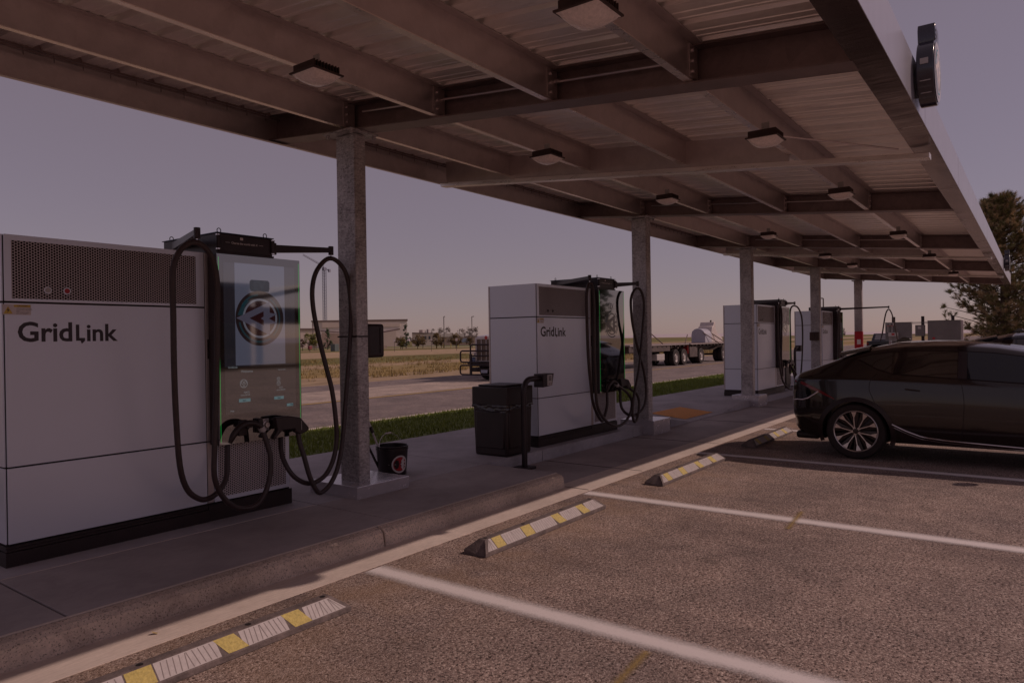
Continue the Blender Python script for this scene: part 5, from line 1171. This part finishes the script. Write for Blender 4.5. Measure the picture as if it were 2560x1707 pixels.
# tower crane
t = thing('tower_crane', 'pale lattice tower crane far behind the hanging cable', 'tower crane', (207.3, 256.8, 0))
M_CR = mat('crane_steel', (.22,.22,.30), .6)
mb = MB()
for dx, dy in ((-.6,-.6),(.6,-.6),(.6,.6),(-.6,.6)): mb.tube([(dx,dy,0),(dx,dy,35)], .12, 4)
for i in range(28):
    z = i*1.25
    for a, b in (((-.6,-.6),(.6,-.6)), ((.6,-.6),(.6,.6)), ((.6,.6),(-.6,.6)), ((-.6,.6),(-.6,-.6))):
        mb.tube([(*a,z),(*b,z+1.25)], .06, 3, cap=False); mb.tube([(*a,z),(*b,z)], .05, 3, cap=False)
mb.done('mast', M_CR, t, smooth=False, fix=False)
mb = MB(); P0, P1 = Vector((0,0,35)), Vector((-7.2,5.6,40.3))
for o in ((0,0,0),(0,0,.75),(.5,.5,.2)): mb.tube([P0+Vector(o), P1+Vector(o)*.8], .09, 4)
for i in range(12): mb.tube([P0.lerp(P1,i/12), P0.lerp(P1,(i+.5)/12)+Vector((0,0,.72)), P0.lerp(P1,(i+1)/12)], .06, 3)
mb.done('jib', M_CR, t, smooth=False, fix=False)
mb = MB(); mb.tube([(0,0,35),(1.7,-1.4,33.4)], .2, 5); mb.box(1.2,2.1,-1.9,-1.1,32.9,34.2).done('counterweight', M_CR, t, smooth=False); MB().box(-.6,.6,-.6,.6,33.6,35).done('cab', M_CR, t, smooth=False)
# poles and signs
M_POLE = mat('pole_brown', (.10,.075,.07), .7)
def pole(name, lb, x, y, h, plate=None, r=.05, arm=None):
    t = thing(name, lb, 'street sign' if plate else 'light pole', (x, y, -.14), 0, 'street signs' if plate else 'light poles')
    MB().tube([(0,0,0),(0,0,h)], r, 6).done('pole', M_POLE, t)
    u = Vector((y, -x, 0)).normalized()
    if plate:
        w, hh = plate; q = Vector((-x, -y, 0)).normalized()*.08; a = MB()
        a.add([tuple(u*w*s+q*k+Vector((0,0,z))) for k in (.8,1) for s, z in ((-1,h-hh),(1,h-hh),(1,h),(-1,h))], [(0,1,2,3),(4,5,6,7),(0,1,5,4),(1,2,6,5),(2,3,7,6),(3,0,4,7)]); a.done('sign_plate', M_LABEL, t, smooth=False)
    if arm: MB().tube([(0,0,h),tuple(u*arm+Vector((0,0,h+.05)))], r*.9, 5).done('lamp_arm', M_POLE, t)
    return t
pole('light_pole', 'thin wooden pole rising above the widest brownish tree', 119.2, 106.7, 7.0, None, .09, .3); pole('light_pole', 'thin dark light pole just left of the truck nose', 115.6, 95.6, 6.6, None, .08, .5)
pole('light_pole', 'thin pole in front of the narrow yellow-green tree', 98.5, 126.1, 6.4, None, .07); pole('light_pole', 'tall far pole right of the fourth post', 60, 13.54, 4.6, None, .05, -.5)
pole('street_sign', 'white street sign in the field right of the fork-trunked tree', 84.3, 78.2, 2.0, (.16,.32), .035); pole('street_sign', 'white street sign nearest to the truck', 87.0, 75.2, 2.05, (.19,.45), .035)
pole('street_sign', 'small white street sign right of the towel dispenser', 80.2, 82.4, 2.0, (.17,.38), .035); pole('street_sign', 'grey thin street sign left of the conifer', 92.9, 117.8, 2.2, (.09,.2), .04)
tag(MB().box(85.6,86.6,103.4,104.6,-.14,1.2).done('utility_box', mat('utility_green', (.10,.12,.12), .5), bevel=.03), 'dark green utility box left of the nearest post', 'utility box')
t = thing('mailbox', 'dark red mailbox on a post right of the nearest screen', 'mailbox', (79.6, 102.8, -.14)); MB().box(-.3,.3,-.25,.25,.45,1.1).done('box', mat('mail_red', (.2,.04,.05), .5), t, bevel=.05); MB().cyl((0,0,0),(0,0,.45),.05,6).done('post', M_POLE, t)
t = thing('bench', 'brown bench right of the towel dispenser', 'bench', (96.2, 101.7, -.14), R(-44)); MB().box(-.6,.6,-.2,.2,.35,.42).done('seat', M_BRD, t); MB().box(-.6,.6,.18,.24,.5,.62).box(-.6,.6,.18,.24,.70,.82).done('backrest', M_BRD, t)
for x in (-.55,.5): MB().box(x,x+.06,-.2,.22,0,.34).done('leg', M_BRD, t)
for i, lb in enumerate(('leftmost of the four yellow bollards on the far lawn', 'second yellow bollard from the left on the far lawn', 'third yellow bollard from the left on the far lawn', 'rightmost of the four yellow bollards on the far lawn')):
    x = 118.0+i*1.15; y = 108.0-i*1.15
    tag(MB().cyl((x,y,-.14),(x,y,.85),.085,8).done('bollard', M_PAINTY), lb, 'bollard', 'yellow bollards on the far lawn')
t = thing('bird', 'small dark bird flying beside the pine', 'bird', (60, .79, 8.71)); MB().ball((0,0,0), .09, 8, 5, .6).cyl((0,0,0),(0,.2,-.05),.05,6,.01).done('body', M_DARK, t)
for s in (-1, 1): MB().add([(0,-.06,.0),(0,.06,.0),(s*.18,.05,.16),(s*.12,-.10,.13)], [(0,1,2,3)]).done('wing', M_DARK, t, smooth=False)
# across the lot (seen in the glossy screens and car paint)
t = thing('store_building', 'dark store building with a flat parapet across the parking lot', 'building')
MB().box(16,30.8,-44,-36,-.1,5.6).done('wall', mat('store_dark', (.09,.055,.055), .7, 0, .1, 1), t, smooth=False)
MB().box(15.8,31,-44.2,-35.8,5.6,5.95).done('parapet', mat('parapet_blue', (.10,.10,.16), .6), t, smooth=False)
MB().box(18,24,-35.98,-35.9,.4,3.0).box(25,29.6,-35.98,-35.9,.4,3.0).done('shop_window', M_TINT, t, smooth=False)
t = thing('forecourt_roof', 'dark arched forecourt roof across the parking lot', 'canopy')
mb = MB(); P = [(32+28*u, -40, 4.9+1.9*math.sin(u*math.pi)) for u in [i/20 for i in range(21)]]
mb.add([(x,-36,z) for x, y, z in P]+[(x,-44,z) for x, y, z in P]+[(x,-36,z+.35) for x, y, z in P]+[(x,-44,z+.35) for x, y, z in P], [(i,i+1,22+i,21+i) for i in range(20)]+[(42+i,43+i,64+i,63+i) for i in range(20)]+[(i,i+1,43+i,42+i) for i in range(20)]); mb.done('arched_roof', mat('dark_trim', (.05,.035,.035), .6), t, fix=False, smooth=False)
MB().box(31.5,60,-42,-38,3.2,4.4).done('sign_band', MATS['store_dark'], t, smooth=False)
for x in (34, 42, 50, 58): MB().box(x,x+.4,-40.2,-39.8,-.1,5).done('column', MATS['dark_trim'], t, smooth=False)
for i, (x, y, h, w, lb) in enumerate([(55,-22,7.5,5.5,'tall leafy tree across the lot, left one'),(62,-26,5.5,5,'lower leafy tree across the lot, right one'),(8,-30,6.5,5,'leafy tree across the lot beside the dark store')]):
    tree('conifer' if i != 1 else 'yellow_tree', lb, x, y, h, w, 'round', 'trees across the lot', seed=90+i)

# dry leaves
for i, (x, y, lb) in enumerate([(2.62,1.55,'curled brown leaf on the asphalt near the bottom edge'),(2.95,1.32,'small pale leaf on the asphalt right of the brown leaf'),(1.98,3.93,'yellowish leaf in the gutter beside the nearest wheel stop')]):
    r = random.Random(i); mb = MB()
    mb.grid(lambda u, w: (x+(u-.5)*.045, y+(w-.5)*.028*math.sin(math.pi*(u*.9+.05)), .008+.010*math.sin(3*u+i)+.006*w), 5, 3)
    tag(mb.done('dry_leaf', mat('leaf_brown' if i < 2 else 'leaf_yellow', (.22,.10,.05) if i < 1 else (.40,.30,.16), .7), fix=False), lb, 'leaf')
